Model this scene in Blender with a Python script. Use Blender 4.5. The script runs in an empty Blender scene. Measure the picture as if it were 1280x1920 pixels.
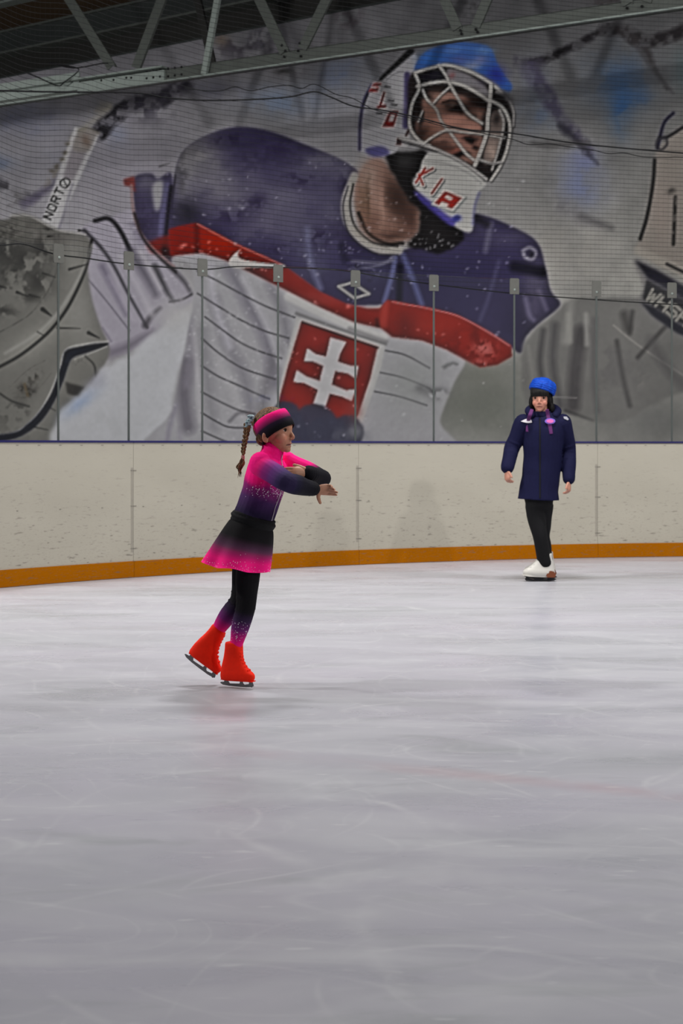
import bpy, bmesh, math, random
import numpy as np
from mathutils import Vector, Matrix
from mathutils.bvhtree import BVHTree

random.seed(7)
SC = bpy.context.scene
COL = SC.collection

# ------------------------------------------------------------------ camera
FPX, HOR, EYE = 2667.0, 836.0, 1.15          # focal length in px, horizon row, eye height
cam_d = bpy.data.cameras.new('camera')
cam = bpy.data.objects.new('camera', cam_d)
COL.objects.link(cam)
cam.location = (0, 0, EYE)
cam.rotation_euler = (math.pi / 2, 0, 0)
cam_d.sensor_fit = 'VERTICAL'
cam_d.sensor_height = 36.0
cam_d.lens = FPX / 1920 * 36
cam_d.shift_y = -(960 - HOR) / 1920
cam_d.clip_end = 200
cam_d.dof.use_dof = True
cam_d.dof.focus_distance = 6.75
cam_d.dof.aperture_fstop = 5.0
SC.camera = cam

# ------------------------------------------------------------------ world, exposure
w = bpy.data.worlds.new('hall_ambient')
SC.world = w
w.use_nodes = True
w.node_tree.nodes['Background'].inputs[0].default_value = (0.62, 0.64, 0.70, 1)
w.node_tree.nodes['Background'].inputs[1].default_value = 0.18
SC.view_settings.view_transform = 'Standard'
SC.view_settings.look = 'None'
SC.view_settings.gamma = 1
SC.view_settings.use_curve_mapping = False
SC.view_settings.exposure = 0.0
# hall lamps hung over the ice facing down: x, y, z, watts; and tilted floodlights added to brighten skaters, boards and mural: x, y, z, watts, aim point
LAMPS = [(-5.0, 9.3, 7.4, 235), (1.0, 9.7, 7.4, 310), (6.5, 9.0, 7.4, 290), (-5.5, 4.0, 7.4, 6), (1.5, 4.5, 7.4, 8), (8.0, 4.0, 7.4, 30)]
FILL_FLOODS = [(12.0, 3.5, 8.6, 160, (-5.0, 17.0, 2.4)), (8.5, -2.5, 8.6, 95, (-4.5, 17.0, 2.2)), (-8.3, 6.5, 7.2, 260, (7.0, 15.0, 2.2)), (-9.0, 15.0, 4.6, 120, (-6.0, 23.5, 2.4))]
LIGHT = 1.3

# ------------------------------------------------------------------ helpers
def lin(c):
    return tuple(((v / 255) / 12.92 if v <= 10 else ((v / 255 + .055) / 1.055) ** 2.4) for v in c)

def P(px, py, Y):
    return Vector(((px - 640) / FPX * Y, Y, EYE + (HOR - py) / FPX * Y))

def on_plane(px, py, y0, slope):             # point seen at a pixel on the vertical plane y = y0 - slope*x
    return P(px, py, y0 / (1 + slope * (px - 640) / FPX))

def tag(o, label=None, cat=None, group=None, kind=None):
    if label: o['label'] = label
    if cat: o['category'] = cat
    if group: o['group'] = group
    if kind: o['kind'] = kind
    return o

def empty(name, loc=(0, 0, 0)):
    o = bpy.data.objects.new(name, None)
    COL.objects.link(o)
    o.location = loc
    o.empty_display_size = .1
    bpy.context.view_layer.update()
    return o

def link(name, me, mat=None, parent=None, smooth=False):
    o = bpy.data.objects.new(name, me)
    COL.objects.link(o)
    if mat: 
        me.materials.clear(); me.materials.append(mat)
    if parent:
        o.parent = parent
        o.matrix_parent_inverse = parent.matrix_world.inverted()
    if smooth:
        me.polygons.foreach_set('use_smooth', [True] * len(me.polygons))
    return o

def build(name, vf, mat=None, parent=None, smooth=False):
    v, f = vf
    me = bpy.data.meshes.new(name)
    me.from_pydata([tuple(p) for p in v], [], f)
    me.update()
    return link(name, me, mat, parent, smooth)

def join(*parts):
    V, F = [], []
    for v, f in parts:
        n = len(V)
        V += list(v)
        F += [tuple(i + n for i in q) for q in f]
    return V, F

def box(c, s, ax=None):
    c = Vector(c)
    ax = ax or (Vector((1, 0, 0)), Vector((0, 1, 0)), Vector((0, 0, 1)))
    V = []
    for k in (-1, 1):
        for j in (-1, 1):
            for i in (-1, 1):
                V.append(c + ax[0] * (i * s[0] / 2) + ax[1] * (j * s[1] / 2) + ax[2] * (k * s[2] / 2))
    return V, [(0, 2, 3, 1), (4, 5, 7, 6), (0, 1, 5, 4), (2, 6, 7, 3), (0, 4, 6, 2), (1, 3, 7, 5)]

def beam(a, b, w_, d_, side):                # box from a to b, width along side, depth along the third axis
    a, b = Vector(a), Vector(b)
    t = (b - a).normalized()
    s = (Vector(side) - t * t.dot(Vector(side))).normalized()
    return box((a + b) / 2, ((b - a).length, w_, d_), (t, s, t.cross(s)))

def prism(poly2, o, ax, ay, an, thick):      # extrude a 2-D outline
    n = len(poly2)
    V = [o + ax * x + ay * y - an * (thick / 2) for x, y in poly2] + [o + ax * x + ay * y + an * (thick / 2) for x, y in poly2]
    F = [tuple(range(n))[::-1], tuple(range(n, 2 * n))] + [(i, (i + 1) % n, n + (i + 1) % n, n + i) for i in range(n)]
    return V, F

def cat(pts, k=6, closed=False):             # Catmull-Rom resampling of any-dimensional points
    p = np.array([tuple(q) for q in pts], float)
    n = len(p)
    out = []
    rng = range(n if closed else n - 1)
    for i in rng:
        if closed:
            a, b, c, d = p[(i - 1) % n], p[i], p[(i + 1) % n], p[(i + 2) % n]
        else:
            b, c = p[i], p[i + 1]
            a = p[i - 1] if i > 0 else 2 * b - c
            d = p[i + 2] if i + 2 < n else 2 * c - b
        for j in range(k):
            t = j / k
            out.append(.5 * (2 * b + (c - a) * t + (2 * a - 5 * b + 4 * c - d) * t * t + (3 * b - a - 3 * c + d) * t ** 3))
    if not closed: out.append(p[-1])
    return np.array(out)

def loft(path, ra, rb=None, ref=(0, 0, 1), n=16, k=5, caps=True, smooth=True):
    """tube with elliptical rings: ra along ref (made square to the path), rb across"""
    rb = rb or ra
    m = len(path)
    if not hasattr(ra, '__len__'): ra = [ra] * m
    if not hasattr(rb, '__len__'): rb = [rb] * m
    arr = np.array([tuple(p) + (x, y) for p, x, y in zip(path, ra, rb)], float)
    if smooth and m > 1: arr = cat(arr, k)
    pts = [Vector(r[:3]) for r in arr]
    A, B = list(arr[:, 3]), list(arr[:, 4])
    N = len(pts)
    ref = Vector(ref)
    fr = []
    for i in range(N):
        t = (pts[min(i + 1, N - 1)] - pts[max(i - 1, 0)]).normalized()
        a = ref - t * t.dot(ref)
        if a.length < 1e-3: a = Vector((1, .3, 0)) - t * t.dot(Vector((1, .3, 0)))
        a.normalize()
        fr.append((t, a, t.cross(a)))
    rings = [(pts[i], A[i], B[i], fr[i]) for i in range(N)]
    if caps:
        c0, c1 = [], []
        for q in (.999, .92, .72, .4):
            s = math.sqrt(1 - q * q)
            r0 = min(A[0], B[0]); r1 = min(A[-1], B[-1])
            c0.append((pts[0] - fr[0][0] * r0 * q, A[0] * s, B[0] * s, fr[0]))
            c1.append((pts[-1] + fr[-1][0] * r1 * q, A[-1] * s, B[-1] * s, fr[-1]))
        rings = c0 + rings + c1[::-1]
    V, F = [], []
    for p, a_, b_, (t, a, b) in rings:
        for j in range(n):
            th = 2 * math.pi * j / n
            V.append(p + a * (a_ * math.cos(th)) + b * (b_ * math.sin(th)))
    for i in range(len(rings) - 1):
        for j in range(n):
            j2 = (j + 1) % n
            F.append((i * n + j, i * n + j2, (i + 1) * n + j2, (i + 1) * n + j))
    F.append(tuple(range(n))[::-1])
    F.append(tuple(range((len(rings) - 1) * n, len(rings) * n)))
    return V, F

def ell(c, r, ax=None, n=16, m=10):
    c = Vector(c)
    ax = ax or (Vector((1, 0, 0)), Vector((0, 1, 0)), Vector((0, 0, 1)))
    V = [c - ax[2] * r[2]]
    for i in range(1, m):
        ph = math.pi * i / m - math.pi / 2
        for j in range(n):
            th = 2 * math.pi * j / n
            V.append(c + ax[0] * (r[0] * math.cos(ph) * math.cos(th)) + ax[1] * (r[1] * math.cos(ph) * math.sin(th)) + ax[2] * (r[2] * math.sin(ph)))
    V.append(c + ax[2] * r[2])
    F = [(0, 1 + (j + 1) % n, 1 + j) for j in range(n)]
    for i in range(m - 2):
        for j in range(n):
            a = 1 + i * n
            F.append((a + j, a + (j + 1) % n, a + n + (j + 1) % n, a + n + j))
    t = len(V) - 1
    a = 1 + (m - 2) * n
    F += [(t, a + j, a + (j + 1) % n) for j in range(n)]
    return V, F

def laplace(me, it, keep=None):
    n = len(me.vertices)
    co = np.empty(n * 3); me.vertices.foreach_get('co', co); co = co.reshape(-1, 3)
    e = np.empty(len(me.edges) * 2, int); me.edges.foreach_get('vertices', e); e = e.reshape(-1, 2)
    deg = np.bincount(e.ravel(), minlength=n)[:, None].clip(1)
    for q in range(it):
        for lam in (.55, -.3):
            s = np.zeros_like(co)
            for d in range(3):
                s[:, d] = np.bincount(e[:, 0], co[e[:, 1], d], n) + np.bincount(e[:, 1], co[e[:, 0], d], n)
            co = co + lam * (s / deg - co)
    me.vertices.foreach_set('co', co.ravel())
    me.update()

def union(name, parts, voxel, it, mat=None, parent=None):
    """one continuous skin around overlapping closed pieces"""
    v, f = join(*parts)
    me = bpy.data.meshes.new(name + '_raw')
    me.from_pydata([tuple(p) for p in v], [], f)
    o = bpy.data.objects.new('tmp', me)
    COL.objects.link(o)
    md = o.modifiers.new('r', 'REMESH')
    md.mode = 'VOXEL'; md.voxel_size = voxel; md.adaptivity = 0
    dg = bpy.context.evaluated_depsgraph_get()
    out = bpy.data.meshes.new_from_object(o.evaluated_get(dg))
    out.name = name
    bpy.data.objects.remove(o); bpy.data.meshes.remove(me)
    laplace(out, it)
    return link(name, out, mat, parent, True)

def get_co(me):
    co = np.empty(len(me.vertices) * 3); me.vertices.foreach_get('co', co)
    return co.reshape(-1, 3)

def set_col(me, rgb):
    a = me.color_attributes.new('Col', 'FLOAT_COLOR', 'POINT')
    c = np.ones((len(me.vertices), 4)); c[:, :3] = rgb
    a.data.foreach_set('color', c.ravel())

def world_co(o):
    co = get_co(o.data)
    return co      # all meshes are modelled in world coordinates

def ramp(t, stops):                          # piecewise linear colour ramp over numpy t; stops in sRGB 0..255
    t = np.asarray(t, float)
    xs = [s[0] for s in stops]
    cs = np.array([lin(s[1]) for s in stops])
    return np.stack([np.interp(t, xs, cs[:, i]) for i in range(3)], -1)

# ------------------------------------------------------------------ procedural materials
def new_mat(name):
    m = bpy.data.materials.new(name)
    m.use_nodes = True
    nt = m.node_tree
    return m, nt, nt.nodes['Principled BSDF']

def N(nt, typ, **kw):
    n = nt.nodes.new(typ)
    for k, v in kw.items():
        if k in n.inputs.keys(): n.inputs[k].default_value = v
        else: setattr(n, k, v)
    return n

def plain(name, rgb, rough=.6, var=.12, scale=30, metal=0, bump=0.0, spec=.2, sheen=0):
    m, nt, b = new_mat(name)
    c = lin(rgb)
    tc = N(nt, 'ShaderNodeTexCoord')
    no = N(nt, 'ShaderNodeTexNoise', Scale=scale, Detail=4.0)
    nt.links.new(tc.outputs['Object'], no.inputs['Vector'])
    mx = N(nt, 'ShaderNodeMix', data_type='RGBA')
    mx.inputs[6].default_value = tuple(v * (1 - var) for v in c) + (1,)
    mx.inputs[7].default_value = tuple(min(1, v * (1 + var)) for v in c) + (1,)
    nt.links.new(no.outputs['Fac'], mx.inputs[0])
    nt.links.new(mx.outputs[2], b.inputs['Base Color'])
    b.inputs['Roughness'].default_value = rough
    b.inputs['Metallic'].default_value = metal
    b.inputs['Specular IOR Level'].default_value = spec
    if sheen: b.inputs['Sheen Weight'].default_value = sheen
    if bump:
        bp = N(nt, 'ShaderNodeBump', Strength=bump, Distance=.01)
        nt.links.new(no.outputs['Fac'], bp.inputs['Height'])
        nt.links.new(bp.outputs[0], b.inputs['Normal'])
    return m

def vcol(name, rough=.7, spec=.3, var=.08, scale=120, bump=.0, sheen=0):
    m, nt, b = new_mat(name)
    at = N(nt, 'ShaderNodeAttribute', attribute_name='Col')
    tc = N(nt, 'ShaderNodeTexCoord')
    no = N(nt, 'ShaderNodeTexNoise', Scale=scale, Detail=3.0)
    nt.links.new(tc.outputs['Object'], no.inputs['Vector'])
    mr = N(nt, 'ShaderNodeMapRange'); mr.inputs[3].default_value = 1 - var; mr.inputs[4].default_value = 1 + var
    nt.links.new(no.outputs['Fac'], mr.inputs[0])
    mx = N(nt, 'ShaderNodeVectorMath', operation='SCALE')
    nt.links.new(at.outputs['Color'], mx.inputs[0]); nt.links.new(mr.outputs[0], mx.inputs['Scale'])
    nt.links.new(mx.outputs[0], b.inputs['Base Color'])
    b.inputs['Roughness'].default_value = rough
    b.inputs['Specular IOR Level'].default_value = spec
    if sheen: b.inputs['Sheen Weight'].default_value = sheen
    if bump:
        bp = N(nt, 'ShaderNodeBump', Strength=bump, Distance=.006)
        nt.links.new(no.outputs['Fac'], bp.inputs['Height'])
        nt.links.new(bp.outputs[0], b.inputs['Normal'])
    return m

M = {}
M['blue_cap'] = plain('blue_cap', (36, 34, 84), .5)
M['galv'] = plain('galvanised_steel', (76, 80, 76), .6, .18, 9, metal=.1)
M['galv_dark'] = plain('weathered_steel', (46, 50, 49), .65, .2, 7, metal=.1)
M['galv_light'] = plain('pale_zinc', (128, 137, 132), .55, .12, 12, metal=.1)
M['steel'] = plain('blade_steel', (120, 120, 120), .35, .1, 40, metal=.8)
M['black'] = plain('black_rubber', (16, 16, 17), .7)
M['rope'] = plain('black_rope', (16, 16, 18), .8)
M['roof_brown'] = plain('brown_cladding', (46, 34, 20), .8, .2, 3)
M['wall_dark'] = plain('dark_wall_sheet', (36, 36, 34), .8, .2, 2)
M['concrete'] = plain('concrete', (120, 118, 115), .9, .15, 3)
M['white_plastic'] = plain('white_plastic', (225, 224, 220), .5, .05)

# ------------------------------------------------------------------ rink corner: one big arc in plan
CX, CY, RR = 4.840, 4.578, 10.289
ZB, ZK, ZG = 1.178, 0.144, 2.845             # top of the board face, of the kick strip, of the glass
def arc(a, off=0.0, z=0.0):
    return Vector((CX + (RR + off) * math.sin(a), CY + (RR + off) * math.cos(a), z))

def ang(px, off=0.0):                        # bearing on the arc of what is seen in column px
    k = (px - 640) / FPX
    A = 1 + k * k; B = -2 * (CX * k + CY); C_ = CX ** 2 + CY ** 2 - (RR + off) ** 2
    Y = (-B + math.sqrt(B * B - 4 * A * C_)) / (2 * A)
    return math.atan2(k * Y - CX, Y - CY)

def on_arc(px, py, off=0.0):
    a = ang(px, off)
    return P(px, py, arc(a, off).y)

A_L, A_R = math.radians(-76), math.radians(31)

def strip(a0, a1, z0, z1, o0, o1, seg=.012):
    n = max(2, int(abs(a1 - a0) / seg))
    V = []
    for i in range(n + 1):
        a = a0 + (a1 - a0) * i / n
        V += [arc(a, o0, z0), arc(a, o0, z1), arc(a, o1, z1), arc(a, o1, z0)]
    F = []
    for i in range(n):
        b = 4 * i
        for j in range(4):
            F.append((b + j, b + (j + 1) % 4, b + 4 + (j + 1) % 4, b + 4 + j))
    F += [(3, 2, 1, 0), (4 * n, 4 * n + 1, 4 * n + 2, 4 * n + 3)]
    return V, F

def add_suv(o):
    co = get_co(o.data)
    s = np.arctan2(co[:, 0] - CX, co[:, 1] - CY) * RR
    at = o.data.attributes.new('suv', 'FLOAT_VECTOR', 'POINT')
    at.data.foreach_set('vector', np.stack([s, co[:, 2], np.zeros(len(s))], -1).ravel())

# ------------------------------------------------------------------ ice
def ice_mat():
    m, nt, b = new_mat('rink_ice')
    L = nt.links.new
    tc = N(nt, 'ShaderNodeTexCoord')
    def streak(scale, sx, sy, rot, det=5, rough=.6, dist=.4):
        mp = N(nt, 'ShaderNodeMapping'); mp.inputs['Scale'].default_value = (sx, sy, 1); mp.inputs['Rotation'].default_value = (0, 0, rot)
        L(tc.outputs['Object'], mp.inputs[0])
        no = N(nt, 'ShaderNodeTexNoise', Scale=scale, Detail=det, Roughness=rough, Distortion=dist)
        L(mp.outputs[0], no.inputs['Vector'])
        return no.outputs['Fac']
    def mr(x, a, b_, c, d):
        n = N(nt, 'ShaderNodeMapRange'); L(x, n.inputs[0])
        for i, v in zip((1, 2, 3, 4), (a, b_, c, d)): n.inputs[i].default_value = v
        return n.outputs[0]
    def mix(f, a, b_):
        n = N(nt, 'ShaderNodeMix', data_type='RGBA')
        if hasattr(f, 'links'): L(f, n.inputs[0])
        else: n.inputs[0].default_value = f
        for i, q in ((6, a), (7, b_)):
            if hasattr(q, 'links'): L(q, n.inputs[i])
            else: n.inputs[i].default_value = q
        return n.outputs[2]
    def mul(a, b_, op='MULTIPLY'):
        n = N(nt, 'ShaderNodeMath', operation=op)
        for i, q in enumerate((a, b_)):
            if hasattr(q, 'links'): L(q, n.inputs[i])
            else: n.inputs[i].default_value = q
        return n.outputs[0]
    cloud = streak(.55, 1, 1.6, .3, 4)
    s1 = streak(1.5, .55, 1.9, .25, 6, .62, .8)
    s2 = streak(2.0, .5, 1.7, -.45, 6, .62, .8)
    col = mix(mr(cloud, .35, .65, 0, 1), (0.356, 0.361, 0.393, 1), (0.419, 0.409, 0.462, 1))
    col = mix(mr(s1, .42, .66, 0, .65), col, (0.459, 0.459, 0.484, 1))
    col = mix(mr(s2, .44, .30, 0, .6), col, (0.305, 0.315, 0.332, 1))
    # skate cuts: thin wandering pale arcs (iso-lines of a smooth noise)
    for sc, rot, wd, al in ((.45, .2, .0035, .6), (.7, 1.3, .005, .5), (.33, 2.2, .003, .6), (1.1, .7, .006, .4), (.9, 2.9, .005, .4)):
        q = streak(sc, 1, 1.4, rot, 0, .5, .3)
        fr = N(nt, 'ShaderNodeMath', operation='PINGPONG'); L(mul(q, 1), fr.inputs[0]); fr.inputs[1].default_value = .045
        ln = mr(fr.outputs[0], 0, wd, 1, 0)
        brk = mr(streak(3.0, 1, 1, rot + 1, 3), .45, .7, 0, al)
        col = mix(mul(ln, brk), col, (0.529, 0.529, 0.550, 1))
    # small snow flecks
    fl = mr(streak(14, .5, 2.2, .1, 2, .5, 0), .67, .74, 0, .7)
    col = mix(fl, col, (0.529, 0.529, 0.550, 1))
    # faint red marking line frozen under the surface
    sp = N(nt, 'ShaderNodeSeparateXYZ'); L(tc.outputs['Object'], sp.inputs[0])
    d = mul(mul(mul(sp.outputs['X'], .424), mul(sp.outputs['Y'], .906), 'ADD'), 4.69, 'SUBTRACT')
    wob = mul(mul(streak(1.2, 1, 1, .5, 2), .5, 'SUBTRACT'), .10)
    d = N(nt, 'ShaderNodeMath', operation='ABSOLUTE').outputs[0] if False else mul(d, wob, 'ADD')
    ab = N(nt, 'ShaderNodeMath', operation='ABSOLUTE'); L(d, ab.inputs[0])
    red = mul(mr(ab.outputs[0], .02, .10, .24, 0), mr(streak(2.5, 1, 1, .2, 3), .35, .6, .1, 1))
    red = mul(red, mr(sp.outputs['X'], -1.0, .3, 0, 1))
    col = mix(red, col, (0.388, 0.199, 0.218, 1))
    L(col, b.inputs['Base Color'])
    b.inputs['IOR'].default_value = 1.31
    b.inputs['Specular IOR Level'].default_value = .5
    L(mr(s1, .3, .7, .22, .42), b.inputs['Roughness'])
    bp = N(nt, 'ShaderNodeBump', Strength=.10, Distance=.004); L(s1, bp.inputs['Height']); L(bp.outputs[0], b.inputs['Normal'])
    return m

pts = [arc(A_L + (A_R - A_L) * i / 120, .05) for i in range(121)]
ice_out = [Vector((p.x, p.y, 0)) for p in pts] + [Vector((18, 8.5, 0)), Vector((18, -14, 0)), Vector((-9, -14, 0)), Vector((-9, 4, 0))]
n_ = len(ice_out)
ice = build('floor', (ice_out + [p - Vector((0, 0, .05)) for p in ice_out],
            [tuple(range(n_))[::-1], tuple(range(n_, 2 * n_))] + [(i, (i + 1) % n_, n_ + (i + 1) % n_, n_ + i) for i in range(n_)]), ice_mat())
bm = bmesh.new(); bm.from_mesh(ice.data); bmesh.ops.recalc_face_normals(bm, faces=bm.faces); bm.to_mesh(ice.data); bm.free()
tag(ice, 'pale scratched skating rink ice with a faint red line under it', 'ice', kind='structure')
gf = build('floor', box((3, 12, -.12), (46, 56, .12)), M['concrete'])
tag(gf, 'grey concrete slab of the hall below and around the rink', 'floor', kind='structure')

# ------------------------------------------------------------------ dasher boards
def board_mat(name, base, dirt, mark_amt, kick=False):
    m, nt, b = new_mat(name)
    L = nt.links.new
    at = N(nt, 'ShaderNodeAttribute', attribute_name='suv')
    def noise(sx, sy, det=4, rough=.55, dist=0.0):
        mp = N(nt, 'ShaderNodeMapping'); mp.inputs['Scale'].default_value = (sx, sy, 1)
        L(at.outputs['Vector'], mp.inputs[0])
        no = N(nt, 'ShaderNodeTexNoise', Scale=1.0, Detail=det, Roughness=rough, Distortion=dist); L(mp.outputs[0], no.inputs['Vector'])
        return no.outputs['Fac']
    def mr(x, a, b_, c, d):
        n = N(nt, 'ShaderNodeMapRange'); L(x, n.inputs[0])
        for i, v in zip((1, 2, 3, 4), (a, b_, c, d)): n.inputs[i].default_value = v
        return n.outputs[0]
    def mul(a, b_):
        n = N(nt, 'ShaderNodeMath', operation='MULTIPLY'); L(a, n.inputs[0]); L(b_, n.inputs[1]); return n.outputs[0]
    def mix(f, a, c):
        n = N(nt, 'ShaderNodeMix', data_type='RGBA'); L(f, n.inputs[0])
        if hasattr(a, 'links'): L(a, n.inputs[6])
        else: n.inputs[6].default_value = a
        n.inputs[7].default_value = c
        return n.outputs[2]
    c0 = lin(base) + (1,); c1 = lin(dirt) + (1,)
    sp = N(nt, 'ShaderNodeSeparateXYZ'); L(at.outputs['Vector'], sp.inputs[0])
    col = mix(mr(noise(1.3, 2.5, 4), .35, .75, 0, .35), c0, c1)
    zf = mr(sp.outputs['Y'], .15, 1.0, 1, .12)     # puck scuffs crowd the lower half
    marks = mul(mr(noise(9, 42, 3, .6), .60, .70, 0, mark_amt), zf)
    col = mix(marks, col, lin((96, 92, 84)) + (1,))
    big = mul(mr(noise(14, 60, 1, .5), .70, .76, 0, .9 * mark_amt), zf)
    col = mix(big, col, lin((60, 56, 50)) + (1,))
    fine = mul(mr(noise(30, 110, 2, .6), .58, .72, 0, .5 * mark_amt), zf)
    col = mix(fine, col, lin((120, 115, 105)) + (1,))
    L(col, b.inputs['Base Color'])
    b.inputs['Roughness'].default_value = .45
    b.inputs['Specular IOR Level'].default_value = .15
    return m
M['board'] = board_mat('board_plastic', (170, 165, 152), (152, 147, 134), .75)
M['kick'] = board_mat('yellow_kick_plate', (158, 92, 0), (138, 78, 0), .5)
M['kick'].node_tree.nodes['Principled BSDF'].inputs['Specular IOR Level'].default_value = .05
M['screw'] = plain('screw_heads', (120, 116, 108), .5)
M['joint'] = plain('board_joint_grey', (146, 141, 130), .7)  # joint strips a little darker than the board facing

jpx = [250, 672, 1120]
ja = [ang(p) for p in jpx]
dstep = (ja[2] - ja[0]) / 2
edges = [ja[0] - 2 * dstep, ja[0] - dstep] + ja + [ja[2] + dstep, ja[2] + 2 * dstep]
b_labels = ['white dasher board panel left of the frame, beyond the leftmost joint',
            'leftmost white dasher board panel in view, ending left of the girl',
            'scuffed white dasher board panel directly behind the girl in pink',
            'scuffed white dasher board panel behind the person in the navy coat',
            'rightmost white dasher board panel in view, right of the navy coat',
            'white dasher board panel out of view to the right']
for i in range(6):
    a0, a1 = edges[i] + .00012, edges[i + 1] - .00012
    am = (a0 + a1) / 2
    root = empty('dasher_board', arc(am))
    tag(root, b_labels[i], 'rink board', 'rink boards of the corner')
    add_suv(build('facing', strip(a0, a1, ZK - .004, ZB, 0, .03), M['board'], root, False))
    add_suv(build('kick_plate', strip(a0, a1, .004, ZK, -.012, .03), M['kick'], root))
    build('cap_rail', strip(a0, a1, ZB, ZB + .018, -.01, .14), M['blue_cap'], root)
    build('back_frame', join(strip(a0, a1, .02, .10, .03, .12), strip(a0, a1, 1.08, ZB, .03, .12),
                             *[strip(a0 + (a1 - a0) * q - .003, a0 + (a1 - a0) * q + .003, .05, 1.1, .03, .12) for q in (.02, .35, .68, .98)]), M['galv_dark'], root)
    sc = []
    for j in range(12):
        a = a0 + (a1 - a0) * (j + .5) / 12
        sc.append(strip(a - .0011, a + .0011, ZB - .026, ZB - .020, -.0025, .001, 1))
        if j % 2 == 0: sc.append(strip(a - .0008, a + .0008, .615, .621, -.0025, .001, 1))
    for z in (.25, .62, .93):                    # brackets by each joint
        sc.append(strip(a0, a0 + .0028, z, z + .008, -.0025, .001, 1))
        sc.append(strip(a1 - .0028, a1, z, z + .008, -.0025, .001, 1))
    tag(build('screw_row', join(*sc), M['screw'], root), kind='stuff')
    build('joint_strip', strip(a1 - .0024, a1, .22, .96, -.0012, .001, 1), M['joint'], root)

# ------------------------------------------------------------------ glass
def glass_mat():
    m = bpy.data.materials.new('rink_glass'); m.use_nodes = True
    nt = m.node_tree; nt.nodes.clear()
    out = N(nt, 'ShaderNodeOutputMaterial')
    tr = N(nt, 'ShaderNodeBsdfTransparent'); tr.inputs[0].default_value = (.985, .986, .984, 1)
    gl = N(nt, 'ShaderNodeBsdfGlossy', Roughness=.03)
    df = N(nt, 'ShaderNodeBsdfDiffuse'); df.inputs[0].default_value = (.7, .72, .7, 1)
    tc = N(nt, 'ShaderNodeTexCoord'); no = N(nt, 'ShaderNodeTexNoise', Scale=1.5, Detail=4.0)
    nt.links.new(tc.outputs['Object'], no.inputs['Vector'])
    mr = N(nt, 'ShaderNodeMapRange'); nt.links.new(no.outputs['Fac'], mr.inputs[0]); mr.inputs[3].default_value = .001; mr.inputs[4].default_value = .007
    m1 = N(nt, 'ShaderNodeMixShader'); nt.links.new(mr.outputs[0], m1.inputs[0]); nt.links.new(tr.outputs[0], m1.inputs[1]); nt.links.new(df.outputs[0], m1.inputs[2])
    fr = N(nt, 'ShaderNodeFresnel', IOR=1.35)
    m2 = N(nt, 'ShaderNodeMixShader'); nt.links.new(fr.outputs[0], m2.inputs[0]); nt.links.new(m1.outputs[0], m2.inputs[1]); nt.links.new(gl.outputs[0], m2.inputs[2])
    nt.links.new(m2.outputs[0], out.inputs[0])
    return m
M['glass'] = glass_mat()
M['edge'] = plain('grey_glass_edge_strip', (74, 79, 77), .5)
M['clamp'] = plain('grey_glass_clamp', (88, 88, 84), .5)
gpx = [108, 240, 378, 520, 665, 812, 963, 1117]
ga = [ang(p, .06) for p in gpx]
gs = (ga[-1] - ga[0]) / 7
gedges = [ga[0] - 2 * gs, ga[0] - gs] + ga + [ga[-1] + gs, ga[-1] + 2 * gs]
g_lab = ['clear rink glass pane out of view to the left of the frame',
         'leftmost clear glass pane in view, over the left end of the boards',
         'clear rink glass pane second from the left, in front of the grey goalie pad print',
         'clear rink glass pane third from the left, in front of the white snow print',
         'clear rink glass pane left of the girl\'s head, in front of the swoosh print',
         'clear rink glass pane behind the girl\'s head, in front of the shield print',
         'clear rink glass pane just right of the shield print',
         'clear rink glass pane left of the navy-coated person\'s head',
         'clear rink glass pane behind the navy-coated person\'s head',
         'rightmost clear glass pane in view, right of the navy-coated person',
         'clear rink glass pane out of view to the right of the frame']
for i in range(11):
    a0, a1 = gedges[i] + .0006, gedges[i + 1] - .0006
    root = empty('rink_glass_screen', arc((a0 + a1) / 2, .06, ZB + .018))
    tag(root, g_lab[i], 'rink glass', 'glass panes on the rink boards')
    build('pane', strip(a0, a1, ZB + .018, ZG, .054, .066), M['glass'], root, False)
p_lab = ['left of the frame', 'at the far left, before the grey pad', 'before the purple folded sleeve', 'before the jersey lines, left of the swoosh', 'between the swoosh and the shield', 'before the shield', 'just right of the shield', 'left of the navy coat person', 'right of the navy coat person', 'at the right end']
for i in range(10):
    a1 = gedges[i + 1]
    root = empty('glass_post', arc(a1, .045, ZB + .018))
    tag(root, 'slim grey glass joint post ' + p_lab[i], 'glass post', 'joint posts of the rink glass')
    build('edge_strip', strip(a1 - .0009, a1 + .0009, ZB + .018, ZG - .155, .046, .0535, 1), M['edge'], root)
    build('clamp', join(strip(a1 - .0048, a1 + .0048, ZG - .155, ZG - .003, .040, .0535, 1), strip(a1 - .0042, a1 + .0042, ZG - .003, ZG + .006, .041, .0535, 1)), M['clamp'], root)
    build('bolt', ell(arc(a1, .038, ZG - .11), (.012, .006, .012), n=8, m=5), M['galv_light'], root)

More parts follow.
